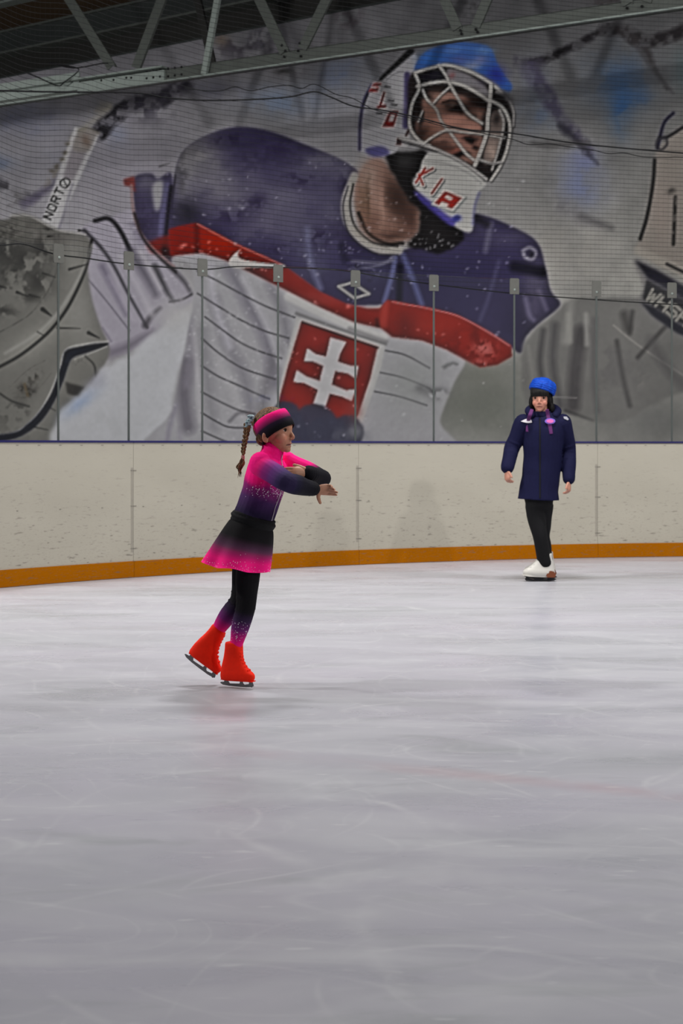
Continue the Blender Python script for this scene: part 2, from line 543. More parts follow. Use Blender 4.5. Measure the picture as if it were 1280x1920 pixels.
# ------------------------------------------------------------------ protective netting hanging outside the glass
NOFF = .12
A0 = ang(0)
def wave(a, z):
    s = (a - A0) * RR
    k = min(1, max(0, (z - 2.4) / .8))
    d = .030 * math.sin(2 * math.pi * (s + .35) / .95) * math.exp(-(max(s, 0) / 2.2) ** 2) if s > -2 else 0
    d += .065 * math.exp(-((s - 3.75) / .32) ** 2) * math.exp(-((z - 4.3) / .9) ** 2)
    d += .012 * math.sin(s * 1.7 + z)
    return d * k
hem_px = [(-330, 470), (-150, 470), (0, 460), (45, 458), (100, 476), (160, 484), (240, 495), (375, 505), (440, 500), (520, 501), (640, 507), (720, 520), (812, 533), (960, 550), (1117, 562), (1280, 572), (1440, 580), (1600, 588)]
hem_a = [ang(p[0], NOFF) for p in hem_px]
hem_z = [on_arc(p[0], p[1], NOFF).z for p in hem_px]
def hem(a): return float(np.interp(a, hem_a, hem_z))
NA0, NA1, NZ1 = hem_a[0], hem_a[-1], 6.3
def thread(pts, r):
    V, F = [], []
    up = Vector((0, 0, 1))
    for i, p in enumerate(pts):
        t = (pts[min(i + 1, len(pts) - 1)] - pts[max(i - 1, 0)]).normalized()
        nrm = Vector((p.x - CX, p.y - CY, 0)).normalized()
        b = t.cross(nrm)
        for q in range(3):
            th = 2 * math.pi * q / 3
            V.append(p + nrm * (r * math.cos(th)) + b * (r * math.sin(th)))
    for i in range(len(pts) - 1):
        for q in range(3):
            F.append((3 * i + q, 3 * i + (q + 1) % 3, 3 * i + 3 + (q + 1) % 3, 3 * i + 3 + q))
    return V, F
net_root = empty('safety_net', arc((NA0 + NA1) / 2, NOFF, 2.4))
tag(net_root, 'thin black protective netting hanging above the rink glass', 'safety net')
th = []
z = 2.25
PITCH = .0465
nA = 150
while z < NZ1:
    run = []
    for i in range(nA + 1):
        a = NA0 + (NA1 - NA0) * i / nA
        zz = z + wave(a, z)
        if zz < hem(a) + .004:
            if len(run) > 1: th.append(thread(run, .0020))
            run = []
            continue
        run.append(arc(a, NOFF, zz))
    if len(run) > 1: th.append(thread(run, .0020))
    z += PITCH
tag(build('horizontal_thread', join(*th), M['rope'], net_root), kind='stuff')
th = []
nv = int((NA1 - NA0) * RR / PITCH)
for i in range(nv + 1):
    a = NA0 + (NA1 - NA0) * i / nv
    z0 = hem(a)
    th.append(thread([arc(a + .0006 * math.sin(zz * 3 + i), NOFF, zz) for zz in np.linspace(z0, NZ1, 14)], .0005))
tag(build('vertical_thread', join(*th), M['rope'], net_root), kind='stuff')
def rope_px(name, pl, r, label=None):
    c = cat(pl, 6)
    pts = [on_arc(p[0], p[1], NOFF - .004) for p in c]
    o = build(name, loft(pts, r, n=6, smooth=False, caps=False), M['rope'], net_root, True)
    return o
rope_px('hem_rope', hem_px, .006)
rope_px('seam_rope', [(-60, 168), (80, 172), (250, 174), (310, 183), (380, 188), (460, 187), (540, 182), (588, 172), (620, 182), (662, 199), (720, 207), (790, 222), (850, 238), (900, 246), (960, 250), (1060, 266), (1150, 276), (1280, 287), (1440, 298)], .0075)
rope_px('lacing_rope', [(345, 165), (385, 170), (415, 170), (440, 163), (470, 170), (505, 163), (542, 160), (565, 166), (590, 158), (630, 177), (660, 184), (700, 205), (740, 215), (790, 226), (835, 238), (850, 240), (900, 249), (960, 261), (990, 271), (1030, 270), (1070, 276), (1110, 281), (1140, 288), (1170, 287), (1205, 294), (1250, 295), (1280, 295), (1400, 303)], .0045)
rope_px('top_rope', [(-330, -560), (0, -520), (400, -420), (800, -340), (1280, -300), (1600, -290)], .007)

# ------------------------------------------------------------------ end wall, mural is hung in front of it
WY, WS = 20.5, .645
WD = Vector((1, -WS, 0)).normalized()        # along the wall
WN = Vector((-WS, -1, 0)).normalized()       # out of the wall, towards the rink
def wall_pt(u, z, out=0.0):
    return Vector((0, WY, 0)) + WD * u + WN * out + Vector((0, 0, z))
WZ = EYE + 814 / FPX * WY                    # top edge of the mural
def wall_box(u0, u1, z0, z1, o0, o1):
    return box(wall_pt((u0 + u1) / 2, (z0 + z1) / 2, (o0 + o1) / 2), (u1 - u0, o1 - o0, z1 - z0), (WD, WN, Vector((0, 0, 1))))
wb = build('wall_back', wall_box(-20, 20, -.05, 11.0, -.45, -.12), M['wall_dark'])
tag(wb, 'dark sheet-clad end wall behind the mural', 'wall', kind='structure')
def wz(py0):  # height on the wall of a line that meets the left picture edge at row py0
    return on_plane(0, py0, WY, WS).z
pr = empty('wall_purlin', wall_pt(-2, wz(105)))
tag(pr, 'dark grey steel sheeting rail above the top edge of the mural', 'steel rail', 'sheeting rails on the end wall')
build('web', wall_box(-18, 12, wz(104), wz(68), -.12, .10), M['galv_dark'], pr)
build('lower_lip', wall_box(-18, 12, wz(107.5), wz(104), -.12, .16), M['galv'], pr)
pr = empty('wall_purlin', wall_pt(-2, wz(64)))
tag(pr, 'slim pale steel sheeting rail along the brown cladding, above the wider rail', 'steel rail', 'sheeting rails on the end wall')
build('web', wall_box(-18, 12, wz(67.5), wz(64), -.12, .14), M['galv'], pr)
build('upper_lip', wall_box(-18, 12, wz(64), wz(60), -.12, .06), M['galv_dark'], pr)
cl = build('wall_cladding', wall_box(-18, 12, wz(60), 11.0, -.12, -.05), M['roof_brown'])
tag(cl, 'brown sheet cladding at the top left of the end wall', 'cladding', kind='structure')
pr = empty('wall_purlin', wall_pt(-2, wz(14)))
tag(pr, 'pale steel sheeting rail in the top left corner of the picture', 'steel rail', 'sheeting rails on the end wall')
build('web', wall_box(-18, 12, wz(10), wz(2), -.05, .10), M['galv'], pr)
build('lower_lip', wall_box(-18, 12, wz(14), wz(10), -.05, .16), M['galv_light'], pr)
ce = build('ceiling', box((3, 9, 11.1), (46, 52, .2)), M['wall_dark'])
tag(ce, 'dark sheet roof of the ice hall', 'ceiling', kind='structure')

# ------------------------------------------------------------------ roof truss in front of the mural
TY, TS = 17.5, .52
TD = Vector((1, -TS, 0)).normalized(); TN = Vector((-TS, -1, 0)).normalized(); UP = Vector((0, 0, 1))
def tp(px, py, out=0.0):                     # point of the truss plane, moved out towards the rink
    return on_plane(px, py, TY, TS) + TN * out
zc0 = tp(640, 107).z; zc1 = tp(640, 81).z    # bottom chord
tu = lambda px: (tp(px, 100) - Vector((0, TY, 0))).dot(TD)
def tbox(u0, u1, z0, z1, o0, o1):
    return box(Vector((0, TY, 0)) + TD * ((u0 + u1) / 2) + TN * ((o0 + o1) / 2) + UP * ((z0 + z1) / 2), (u1 - u0, o1 - o0, z1 - z0), (TD, TN, UP))
tr = empty('roof_truss', tp(640, 107))
tag(tr, 'galvanised steel lattice roof truss crossing the top of the picture', 'truss')
build('bottom_chord', join(tbox(tu(-800), tu(1560), zc0 + .012, zc1, -.05, .0), tbox(tu(-800), tu(1560), zc0, zc0 + .012, -.08, .06), tbox(tu(-800), tu(1560), zc1 - .012, zc1, -.10, .0)), M['galv'], tr)
build('bottom_lip', tbox(tu(-800), tu(1560), zc0 - .014, zc0 + .006, .03, .075), M['galv_light'], tr)  # paler steel on the lip stands in for light catching it
zt = zc1 + 1.9
build('top_chord', join(tbox(tu(-800), tu(1560), zt, zt + .16, -.08, .02)), M['galv'], tr)
def diag(p0, p1, wpx, out, mat='galv', dep=.05):
    a = tp(p0[0], p0[1], out); b = tp(p1[0], p1[1], out)
    d = (a - b)
    a = b + d * ((zt + .05 - b.z) / d.z)       # run up to the top chord
    return build('diagonal', join(beam(b, a, wpx / FPX * a.y * .96, .012, TD), beam(b + TN * -.02 + TD * (wpx / FPX * a.y * .42), a + TN * -.02 + TD * (wpx / FPX * a.y * .42), .012, dep, TD)), M[mat], tr)
diag((131, 0), (210, 126), 19, .012, 'galv')
diag((303, 0), (255, 128), 21, .012, 'galv')
diag((412, 0), (387, 141), 12, .07, 'galv_light')
diag((487, 0), (534, 98), 20, .012, 'galv')
diag((612, 0), (567, 92), 21, .012, 'galv')
diag((834, 0), (858, 54), 20, .012, 'galv')
diag((913, 0), (892, 50), 20, .012, 'galv')
diag((1160, -30), (1178, 8), 20, .012, 'galv')
diag((1235, -60), (1212, 4), 20, .012, 'galv')
diag((345, 0), (372, 118), 15, -.35, 'wall_dark')
build('splice_plate', join(tbox(tu(148), tu(310), tp(148, 178).z, tp(148, 160).z + .03, .0, .035), tbox(tu(-800), tu(150), tp(0, 190).z, tp(0, 158).z, .0, .02)), M['galv_light'], tr)
build('splice_flange', tbox(tu(-800), tu(312), zc1 + .004, zc1 + .026, -.06, .10), M['galv_light'], tr)
def bolt(px, py, out=.036):
    build('bolt', ell(tp(px, py, out), (.017, .014, .017), n=8, m=5), M['black'], tr)
for i in range(6):
    x = 278 + i * 12.5
    bolt(x, 134 - (x - 278) * .13, .037 if x < 310 else .004); bolt(x, 148 - (x - 278) * .13, .037 if x < 310 else .004)
for x, y in ((216, 151), (240, 147), (249, 147), (193, 152)): bolt(x, y)
for x, y in ((530, 86), (536, 96), (534, 107), (563, 82), (560, 96), (565, 106), (864, 58), (866, 64), (893, 56), (896, 61), (1176, 16), (1204, 13)):
    bolt(x, min(y, 107 - (x - 640) * .136 - 4), .022)
# electric cable looping by the splice
pl = [(60, 140), (85, 150), (120, 165), (133, 158), (160, 135), (130, 127), (105, 122), (150, 132), (200, 124), (214, 123)]
cb = build('cable', loft([tp(x, y, .14) for x, y in cat(pl, 5)], .009, n=6, smooth=False), M['rope'], None, True)
tag(cb, 'loose black cable looped over the left end of the truss', 'cable')

# ------------------------------------------------------------------ hall lamps over the rink, plus added fill floodlights (all out of view)
def lamp_diff():
    m, nt, b = new_mat('lamp_diffuser')
    b.inputs['Base Color'].default_value = (.9, .9, .9, 1)
    b.inputs['Emission Color'].default_value = (1, .98, .95, 1)
    b.inputs['Emission Strength'].default_value = 2.0
    return m
M['diff'] = lamp_diff()
def lamp_light(r, loc, watts, sx, sy, rot=None):
    ld = bpy.data.lights.new('lamp_light', 'AREA')
    ld.shape = 'RECTANGLE'; ld.size = sx; ld.size_y = sy
    ld.energy = watts * LIGHT; ld.color = (1.0, .985, .97)
    lo = bpy.data.objects.new('lamp_light', ld); COL.objects.link(lo)
    lo.parent = r; lo.matrix_parent_inverse = r.matrix_world.inverted()
    lo.location = loc
    if rot: lo.rotation_euler = rot
    return ld
lamp_lab = ['over the far left of the rink', 'over the boards behind the skaters', 'over the far right of the rink', 'over the near left of the rink', 'above the ice close to the camera', 'over the near right of the rink']
for i, (x, y, z, wt) in enumerate(LAMPS):
    r = empty('hall_lamp', (x, y, z))
    tag(r, 'long white hanging hall lamp out of view ' + lamp_lab[i], 'lamp', 'hall lamps above the ice')
    build('housing', join(box((x, y, z + .06), (1.5, .40, .08)), box((x, y, z + .115), (1.3, .16, .05))), M['white_plastic'], r)
    build('diffuser', box((x, y, z + .012), (1.42, .34, .016)), M['diff'], r)
    for s in (-.5, .5):
        build('hanging_rod', loft([(x + s, y, z + .14), (x + s, y, 11.0)], .006, n=6, smooth=False), M['galv'], r)
    lamp_light(r, (x, y, z - .002), wt, 1.4, .34)
fl_lab = ['at the right of the hall, aimed across the ice', 'behind the camera, aimed at the far boards', 'at the left of the hall, aimed across the ice', 'beyond the boards, aimed at the left of the mural']
for i, (x, y, z, wt, aim) in enumerate(FILL_FLOODS):
    r = empty('fill_flood', (x, y, z))
    tag(r, 'added grey tilted floodlight out of view ' + fl_lab[i], 'fill_flood', 'floodlights added to the hall')
    d = (Vector(aim) - Vector((x, y, z))).normalized(); sd = d.cross(Vector((0, 0, 1))).normalized(); u = sd.cross(d)
    c0 = Vector((x, y, z))
    build('housing', join(box(c0 - d * .08, (.62, .46, .12), (sd, u, d)), box(c0 - d * .16, (.5, .34, .05), (sd, u, d))), M['galv_dark'], r)
    build('lens', box(c0 - d * .012, (.56, .40, .012), (sd, u, d)), M['diff'], r)
    build('bracket', join(beam(c0 - d * .10 + sd * .33, c0 - d * .10 + sd * .33 + Vector((0, 0, .45)), .03, .02, sd), beam(c0 - d * .10 - sd * .33, c0 - d * .10 - sd * .33 + Vector((0, 0, .45)), .03, .02, sd), beam(c0 - d * .10 - sd * .345 + Vector((0, 0, .45)), c0 - d * .10 + sd * .345 + Vector((0, 0, .45)), .03, .03, Vector((0, 0, 1)))), M['galv'], r)
    build('hanging_pole', loft([c0 - d * .10 + Vector((0, 0, .45)), Vector((c0.x - d.x * .1, c0.y - d.y * .1, 11.0))], .025, n=8, smooth=False), M['galv'], r)
    ld = lamp_light(r, c0, wt, .55, .40, d.to_track_quat('-Z', 'Y').to_euler())
    ld.spread = math.radians(85 if y < 0 else 120)

# ------------------------------------------------------------------ the printed mural (flat print, one colour per grid point)
S_ = 2.0
MX0, MX1, MY0, MY1 = -170.0, 1450.0, -60.0, 960.0
gw, gh = int((MX1 - MX0) / S_) + 1, int((MY1 - MY0) / S_) + 1
rng = np.random.RandomState(3)
GX, GY = np.meshgrid(MX0 + S_ * np.arange(gw), MY0 + S_ * np.arange(gh))
def fbm(cell, seed, oct=4, gain=.55, stretch=(1, 1)):
    r = np.random.RandomState(seed)
    tot = np.zeros((gh, gw)); amp = 1; s = 0
    for o in range(oct):
        cx, cy = cell * stretch[0] / 2 ** o, cell * stretch[1] / 2 ** o
        nx, ny = int((MX1 - MX0) / cx) + 3, int((MY1 - MY0) / cy) + 3
        g = r.rand(ny, nx)
        fx, fy = (GX - MX0) / cx, (GY - MY0) / cy
        ix, iy = fx.astype(int), fy.astype(int)
        tx, ty = fx - ix, fy - iy
        tx, ty = tx * tx * (3 - 2 * tx), ty * ty * (3 - 2 * ty)
        tot += amp * ((g[iy, ix] * (1 - tx) + g[iy, ix + 1] * tx) * (1 - ty) + (g[iy + 1, ix] * (1 - tx) + g[iy + 1, ix + 1] * tx) * ty)
        s += amp; amp *= gain
    return tot / s
n40, n90, n16, n8 = fbm(40, 1), fbm(110, 2), fbm(16, 3, 3), fbm(8, 4, 2)
nA_, nB_ = fbm(26, 5), fbm(26, 6)
WX, WYp = GX + (nA_ - .5) * 14, GY + (nB_ - .5) * 14      # brushy, uneven edges
IMG = np.zeros((gh, gw, 3))
def C3(c): return np.array(c, float) / 255
def blur(m, px):
    r = px / S_
    if r < .35: return m
    k = np.exp(-.5 * (np.arange(-int(3 * r + 1), int(3 * r + 2)) / r) ** 2); k /= k.sum()
    m = np.apply_along_axis(lambda v: np.convolve(v, k, 'same'), 0, m)
    return np.apply_along_axis(lambda v: np.convolve(v, k, 'same'), 1, m)
def box_of(p, pad):
    x0, y0 = p.min(0) - pad; x1, y1 = p.max(0) + pad
    i0, i1 = max(0, int((x0 - MX0) / S_)), min(gw, int((x1 - MX0) / S_) + 2)
    j0, j1 = max(0, int((y0 - MY0) / S_)), min(gh, int((y1 - MY0) / S_) + 2)
    return slice(j0, j1), slice(i0, i1)
def put(sl, m, col, a=1.0, tex=None):
    m = m * a
    if tex is not None: m = m * tex[sl]
    m = np.clip(m, 0, 1)[..., None]
    IMG[sl] = IMG[sl] * (1 - m) + C3(col) * m
def pmask(pts, f=1.5, smooth=True, rough=False):
    p = np.array(pts, float)
    if smooth and len(p) > 3: p = cat(p, 5, True)
    sl = box_of(p, 4 * f + 16)
    X, Y = (WX[sl], WYp[sl]) if rough else (GX[sl], GY[sl])
    acc = np.zeros(X.shape)
    for dx, dy in ((-.5, -.5), (.5, -.5), (-.5, .5), (.5, .5)):     # 4 samples per cell
        ins = np.zeros(X.shape, bool)
        for i in range(len(p)):
            (xa, ya), (xb, yb) = p[i], p[(i + 1) % len(p)]
            if ya == yb: continue
            yy = Y + dy
            ins ^= ((ya > yy) != (yb > yy)) & (X + dx < (xb - xa) * (yy - ya) / (yb - ya) + xa)
        acc += ins
    return sl, blur(acc / 4, f)
def poly(pts, col, f=1.2, a=1.0, smooth=True, rough=False, tex=None):
    sl, m = pmask(pts, f, smooth, rough); put(sl, m, col, a, tex)
def stroke(pts, w0, col, a=1.0, f=1.5, w1=None, rough=False, tex=None, smooth=True):
    p = np.array(pts, float)
    if smooth and len(p) > 2: p = cat(p, 6)
    ws = np.linspace(w0, w0 if w1 is None else w1, len(p)) / 2
    sl = box_of(p, max(w0, w1 or 0) + 3 * f + 10)
    X, Y = (WX[sl], WYp[sl]) if rough else (GX[sl], GY[sl])
    best = np.full(X.shape, 1e9)
    for i in range(len(p) - 1):
        (xa, ya), (xb, yb) = p[i], p[i + 1]
        L2 = (xb - xa) ** 2 + (yb - ya) ** 2 + 1e-9
        t = np.clip(((X - xa) * (xb - xa) + (Y - ya) * (yb - ya)) / L2, 0, 1)
        d = np.hypot(X - xa - t * (xb - xa), Y - ya - t * (yb - ya)) - (ws[i] + (ws[i + 1] - ws[i]) * t)
        best = np.minimum(best, d)
    put(sl, np.clip(.5 - best / (2 * f), 0, 1), col, a, tex)
def blob(x, y, rx, ry, col, a=.8, rot=0, tex=None, hard=1.0):
    p = np.array([[x - rx * 2.2 - ry, y - ry * 2.2 - rx], [x + rx * 2.2 + ry, y + ry * 2.2 + rx]], float); sl = box_of(p, 4)
    X, Y = WX[sl] - x, WYp[sl] - y
    c, s = math.cos(rot), math.sin(rot)
    u, v = (X * c + Y * s) / rx, (-X * s + Y * c) / ry
    put(sl, np.exp(-np.power(u * u + v * v, hard)), col, a, tex)
t_hi = np.clip((n40 - .42) / .14, 0, 1); t_lo = 1 - t_hi; t_fine = np.clip((n16 - .40) / .16, 0, 1); t_f8 = np.clip((n8 - .36) / .22, 0, 1)

# ---- background wash (colours as they read in the hall's light, its fade towards the top included)
ty = np.clip((GY - 60) / 480, 0, 1)[..., None]; tx = np.clip(GX / 1280, 0, 1)[..., None]
left = C3((92, 91, 96)) * (1 - ty) + C3((142, 140, 145)) * ty
right = C3((72, 72, 73)) * (1 - ty) + C3((118, 117, 112)) * ty
IMG[:] = left * (1 - tx) + right * tx
IMG *= (1 + (n90[..., None] - .5) * .35 + (n40[..., None] - .5) * .12)
blob(250, 330, 130, 110, (134, 130, 140), .6)
for b in ((1160, 150, 60, 50, (50, 70, 98), .7), (1165, 205, 22, 45, (38, 70, 112), .75), (1195, 185, 25, 25, (45, 72, 110), .5), (1090, 345, 42, 45, (88, 97, 132), .7), (1095, 300, 30, 20, (86, 92, 130), .5),
          (1012, 215, 35, 30, (74, 88, 112), .6), (1000, 150, 30, 40, (78, 84, 100), .5), (545, 190, 75, 28, (82, 100, 128), .65), (640, 140, 50, 30, (70, 82, 108), .6), (45, 225, 60, 25, (86, 92, 122), .6), (5, 305, 25, 14, (70, 88, 118), .5), (215, 255, 24, 20, (100, 110, 135), .5),
          (400, 170, 60, 20, (80, 80, 95), .5), (1280, 130, 20, 40, (70, 88, 92), .5), (100, 300, 90, 30, (112, 112, 122), .5), (640, 210, 80, 40, (112, 112, 118), .5), (1060, 470, 120, 70, (124, 121, 116), .6), (300, 250, 60, 40, (120, 118, 126), .4)):
    blob(*b[:4], b[4], b[5], tex=.5 + .5 * t_hi)
for x in range(560, 660, 14): stroke([(x, 180), (x + 6, 300)], 8, (118, 116, 122), .35, 6)
blob(900, 760, 130, 75, (88, 90, 84), .9); blob(900, 700, 60, 30, (94, 95, 89), .8); blob(1230, 790, 110, 55, (88, 88, 87), .8)
# ---- dark brushy marks
dk = dict(rough=True, tex=.35 + .65 * t_fine)
stroke([(985, 118), (1030, 108), (1075, 88), (1110, 68), (1140, 52)], 15, (34, 31, 35), .95, 4, **dk)
stroke([(1130, 56), (1175, 62), (1215, 78), (1255, 68), (1300, 46)], 22, (36, 33, 35), .95, 5, **dk)
stroke([(1160, 55), (1195, 75), (1215, 105), (1232, 140), (1250, 170)], 22, (50, 47, 48), .85, 5, 4, **dk)
stroke([(1190, 85), (1225, 130), (1262, 175)], 7, (60, 58, 60), .7, 4, 2)
stroke([(975, 118), (1000, 125), (1010, 118)], 24, (58, 55, 66), .8, 6, **dk)
stroke([(990, 130), (1020, 172), (1050, 220), (1078, 250), (1102, 285)], 32, (62, 58, 76), .85, 6, 16, rough=True, tex=.5 + .5 * t_fine)
stroke([(1050, 235), (1078, 262), (1118, 308)], 16, (40, 38, 48), .7, 5, 3, rough=True)
stroke([(1000, 268), (1050, 272), (1100, 270)], 10, (66, 64, 64), .6, 5, rough=True)
stroke([(1010, 372), (1060, 392), (1100, 415), (1145, 427)], 30, (92, 90, 92), .7, 10, 8, rough=True, tex=t_hi)
stroke([(1090, 405), (1145, 427)], 10, (72, 70, 72), .6, 6)
stroke([(186, 252), (200, 232), (225, 210), (262, 194), (308, 184)], 26, (40, 38, 44), .95, 5, 34, **dk)
stroke([(250, 192), (310, 178), (350, 148)], 30, (52, 49, 58), .85, 7, **dk)
blob(275, 205, 40, 22, (58, 55, 66), .7, tex=t_fine); blob(450, 86, 60, 26, (52, 48, 56), .85, tex=t_hi); blob(500, 75, 30, 24, (48, 45, 54), .8, tex=t_fine); blob(415, 78, 16, 12, (84, 72, 62), .7); blob(650, 32, 24, 18, (60, 50, 56), .7, tex=t_fine); blob(560, 140, 40, 18, (82, 78, 82), .7, tex=t_hi); blob(530, 132, 14, 6, (48, 46, 46), .8)
blob(885, 14, 26, 14, (46, 44, 46), .8, tex=t_fine); blob(1130, 10, 30, 12, (54, 48, 50), .7, tex=t_fine); blob(1150, 2, 30, 10, (50, 46, 46), .7, tex=t_f8)
stroke([(299, 312), (318, 306)], 4, (78, 76, 80), .8, 1.5, 1)
stroke([(-60, 330), (0, 348), (35, 362), (70, 368)], 26, (66, 64, 70), .85, 7, 8, rough=True, tex=t_hi)
stroke([(45, 382), (75, 365), (100, 345), (112, 330)], 18, (84, 79, 98), .8, 6, 6, rough=True); blob(15, 372, 30, 12, (70, 68, 68), .6, tex=t_fine)
# ---- goalie stick at the left, printed word along it
stroke([(68, 380), (100, 330), (125, 280), (150, 225), (185, 205), (205, 200)], 8, (110, 104, 92), .55, 4, rough=True, tex=t_fine)
poly([(75, 425), (106, 432), (186, 252), (140, 238), (118, 300)], (148, 147, 148), 1.5, .95, False)
poly([(118, 333), (137, 339), (164, 283), (134, 278)], (116, 111, 116), 2, .9, False)
poly([(136, 279), (164, 284), (180, 256), (187, 250), (165, 240), (148, 243)], (112, 107, 104), 2, .95)
blob(160, 264, 8, 10, (98, 80, 70), .7); stroke([(148, 244), (166, 240), (186, 250)], 3, (92, 88, 80), .8, 1.5)
stroke([(190, 196), (205, 200), (170, 230), (150, 245)], 10, (120, 116, 104), .5, 5)
for p in ((126, 268), (119, 285), (114, 300), (104, 312), (98, 320)): blob(*p, 5, 3.5, (88, 82, 70), .8)
stroke([(110, 432), (136, 345)], 3, (96, 92, 108), .6, 3)
def glyph(o, ux, uy, strokes, w, col, f=.9, a=1.0):     # strokes in a 0..1 box, ux reads along, uy points up the letter
    o = np.array(o, float); ux = np.array(ux, float); uy = np.array(uy, float)
    for s in strokes:
        stroke([tuple(o + ux * x + uy * y) for x, y in s], w, col, a, f, smooth=False)
LET = {'N': [[(0, 0), (0, 1), (1, 0), (1, 1)]], 'O': [[(.1, 0), (.9, 0), (1, .2), (1, .8), (.9, 1), (.1, 1), (0, .8), (0, .2), (.1, 0)]], 'R': [[(0, 0), (0, 1), (.9, 1), (1, .8), (.9, .5), (0, .5)], [(.5, .5), (1, 0)]],
       'T': [[(0, 1), (1, 1)], [(.5, 1), (.5, 0)]], 'H': [[(0, 0), (0, 1)], [(1, 0), (1, 1)], [(0, .5), (1, .5)]], 'S': [[(0, .1), (.8, 0), (1, .25), (.8, .5), (.2, .55), (0, .75), (.2, 1), (1, .9)]], 'W': [[(0, 1), (.25, 0), (.5, .7), (.75, 0), (1, 1)]]}
ux, uy = np.array((4.6, -9.5)), np.array((-13.5, -6.0))
for i, ch in enumerate('NORT'):
    glyph((95 + i * 6.9, 412 - i * 15.0), ux, uy, LET[ch], 3.4, (34, 33, 34))
stroke([(113, 340), (124, 334), (131, 341), (124, 352), (114, 348), (113, 340)], 3, (40, 39, 40), .9, 1); stroke([(118, 336), (126, 350)], 2.5, (40, 39, 40), .9, 1)
# ---- white sleeve and glove at the left
poly([(150, 440), (180, 414), (208, 408), (245, 392), (252, 420), (275, 455), (322, 492), (356, 540), (362, 562), (318, 600), (282, 636), (205, 664), (150, 560)], (130, 126, 136), 2.5, .95)
for q in (([(158, 432), (190, 465), (214, 500), (240, 550), (276, 614)], 7, (50, 48, 56), .9, 3, 4), ([(178, 414), (204, 410), (225, 432), (245, 472)], 8, (42, 41, 46), .95, 2.5, 9),
          ([(245, 472), (275, 520), (292, 552)], 16, (72, 68, 80), .75, 8, 8), ([(192, 500), (214, 545), (236, 590)], 12, (92, 86, 104), .75, 6, 4), ([(162, 520), (200, 565), (243, 620)], 3, (92, 88, 100), .8, 1.5),
          ([(290, 500), (312, 545), (325, 565)], 12, (62, 60, 66), .85, 4, 6), ([(318, 500), (345, 528), (358, 550)], 10, (70, 67, 74), .85, 4, 5), ([(318, 566), (340, 562), (360, 552)], 4, (55, 52, 58), .85, 2), ([(272, 610), (284, 592), (300, 578)], 12, (64, 60, 68), .8, 4, 6),
          ([(206, 662), (242, 648), (285, 622)], 20, (92, 86, 98), .7, 7, 8), ([(192, 615), (208, 640)], 4, (96, 90, 104), .6, 2), ([(225, 480), (260, 540), (285, 590)], 9, (150, 147, 154), .6, 5), ([(262, 470), (300, 540)], 8, (146, 143, 148), .6, 4), ([(205, 520), (250, 600)], 8, (142, 136, 148), .5, 5)):
    stroke(q[0], q[1], q[2], q[3], q[4], q[5] if len(q) > 5 else None)
# ---- big grey catching glove / pad, lower left
pad = [(-170, 400), (0, 412), (24, 402), (58, 404), (108, 430), (158, 440), (172, 462), (165, 500), (172, 560), (190, 615), (204, 645), (204, 666), (190, 692), (150, 736), (112, 772), (108, 800), (106, 842), (-170, 850)]
poly(pad, (94, 93, 89), 2, 1.0)
sl, pm = pmask(pad, 2); pm_full = np.zeros((gh, gw)); pm_full[sl] = pm
T = lambda t: t * pm_full
blob(10, 480, 55, 45, (58, 57, 54), .9, tex=T(t_hi)); blob(70, 500, 35, 45, (70, 69, 66), .8, tex=T(t_hi)); blob(20, 540, 60, 14, (50, 49, 46), .8, tex=T(t_fine)); blob(40, 440, 60, 22, (82, 80, 77), .8, tex=T(t_fine)); blob(60, 440, 22, 10, (120, 118, 114), .7, tex=T(t_fine))
blob(120, 450, 40, 18, (84, 82, 80), .7, tex=T(t_hi)); blob(-60, 500, 60, 100, (84, 83, 80), .7); blob(150, 590, 30, 60, (122, 121, 118), .6, tex=pm_full); blob(60, 640, 70, 26, (122, 121, 116), .7, rot=-.5, tex=pm_full); blob(140, 480, 20, 40, (118, 117, 113), .6, tex=pm_full)
blob(10, 790, 30, 40, (80, 79, 75), .7, tex=T(t_fine)); blob(140, 780, 40, 50, (86, 85, 82), .8, tex=T(t_hi)); blob(75, 820, 50, 25, (84, 83, 80), .6, tex=T(t_hi))
for b in ((0, 470, 40, 26, .9), (45, 490, 26, 18, .8), (80, 470, 20, 26, .7), (70, 525, 18, 26, .8), (25, 515, 30, 12, .8), (10, 585, 22, 10, .7), (60, 560, 16, 10, .7), (20, 430, 26, 8, .8), (100, 436, 20, 7, .7), (165, 760, 12, 16, .6), (30, 770, 22, 14, .6), (120, 800, 16, 24, .6)):
    blob(*b[:4], (44, 43, 41), b[4], tex=T(t_fine))
stroke([(20, 404), (58, 406), (105, 430), (160, 440)], 3, (140, 138, 136), .8, 1.5)
stroke([(172, 450), (163, 495), (148, 535), (126, 578), (100, 613), (72, 640), (35, 668), (-5, 690), (-100, 740)], 6, (46, 45, 44), .95, 1.8); stroke([(172, 460), (156, 505), (120, 570), (92, 605), (60, 632), (10, 662)], 5, (132, 131, 128), .6, 3)
stroke([(110, 500), (90, 545), (60, 585), (30, 606), (-5, 625)], 2.5, (70, 69, 66), .8, 1, tex=.3 + .7 * t_f8); stroke([(104, 452), (112, 490), (100, 520)], 5, (80, 78, 75), .5, 3)
for q in (((130, 505), (165, 495), 5), ((80, 512), (104, 520), 3), ((32, 548), (52, 556), 6), ((55, 553), (75, 558), 4), ((-10, 534), (12, 540), 6), ((80, 580), (96, 592), 9), ((108, 615), (150, 616), 4), ((166, 624), (186, 634), 7), ((70, 622), (84, 630), 2), ((85, 760), (104, 770), 3), ((60, 800), (90, 806), 3), ((90, 443), (100, 442), 4), ((148, 432), (156, 433), 5)):
    stroke(q[:2], q[2], (38, 37, 36), .85, 1.5, q[2] * .3)
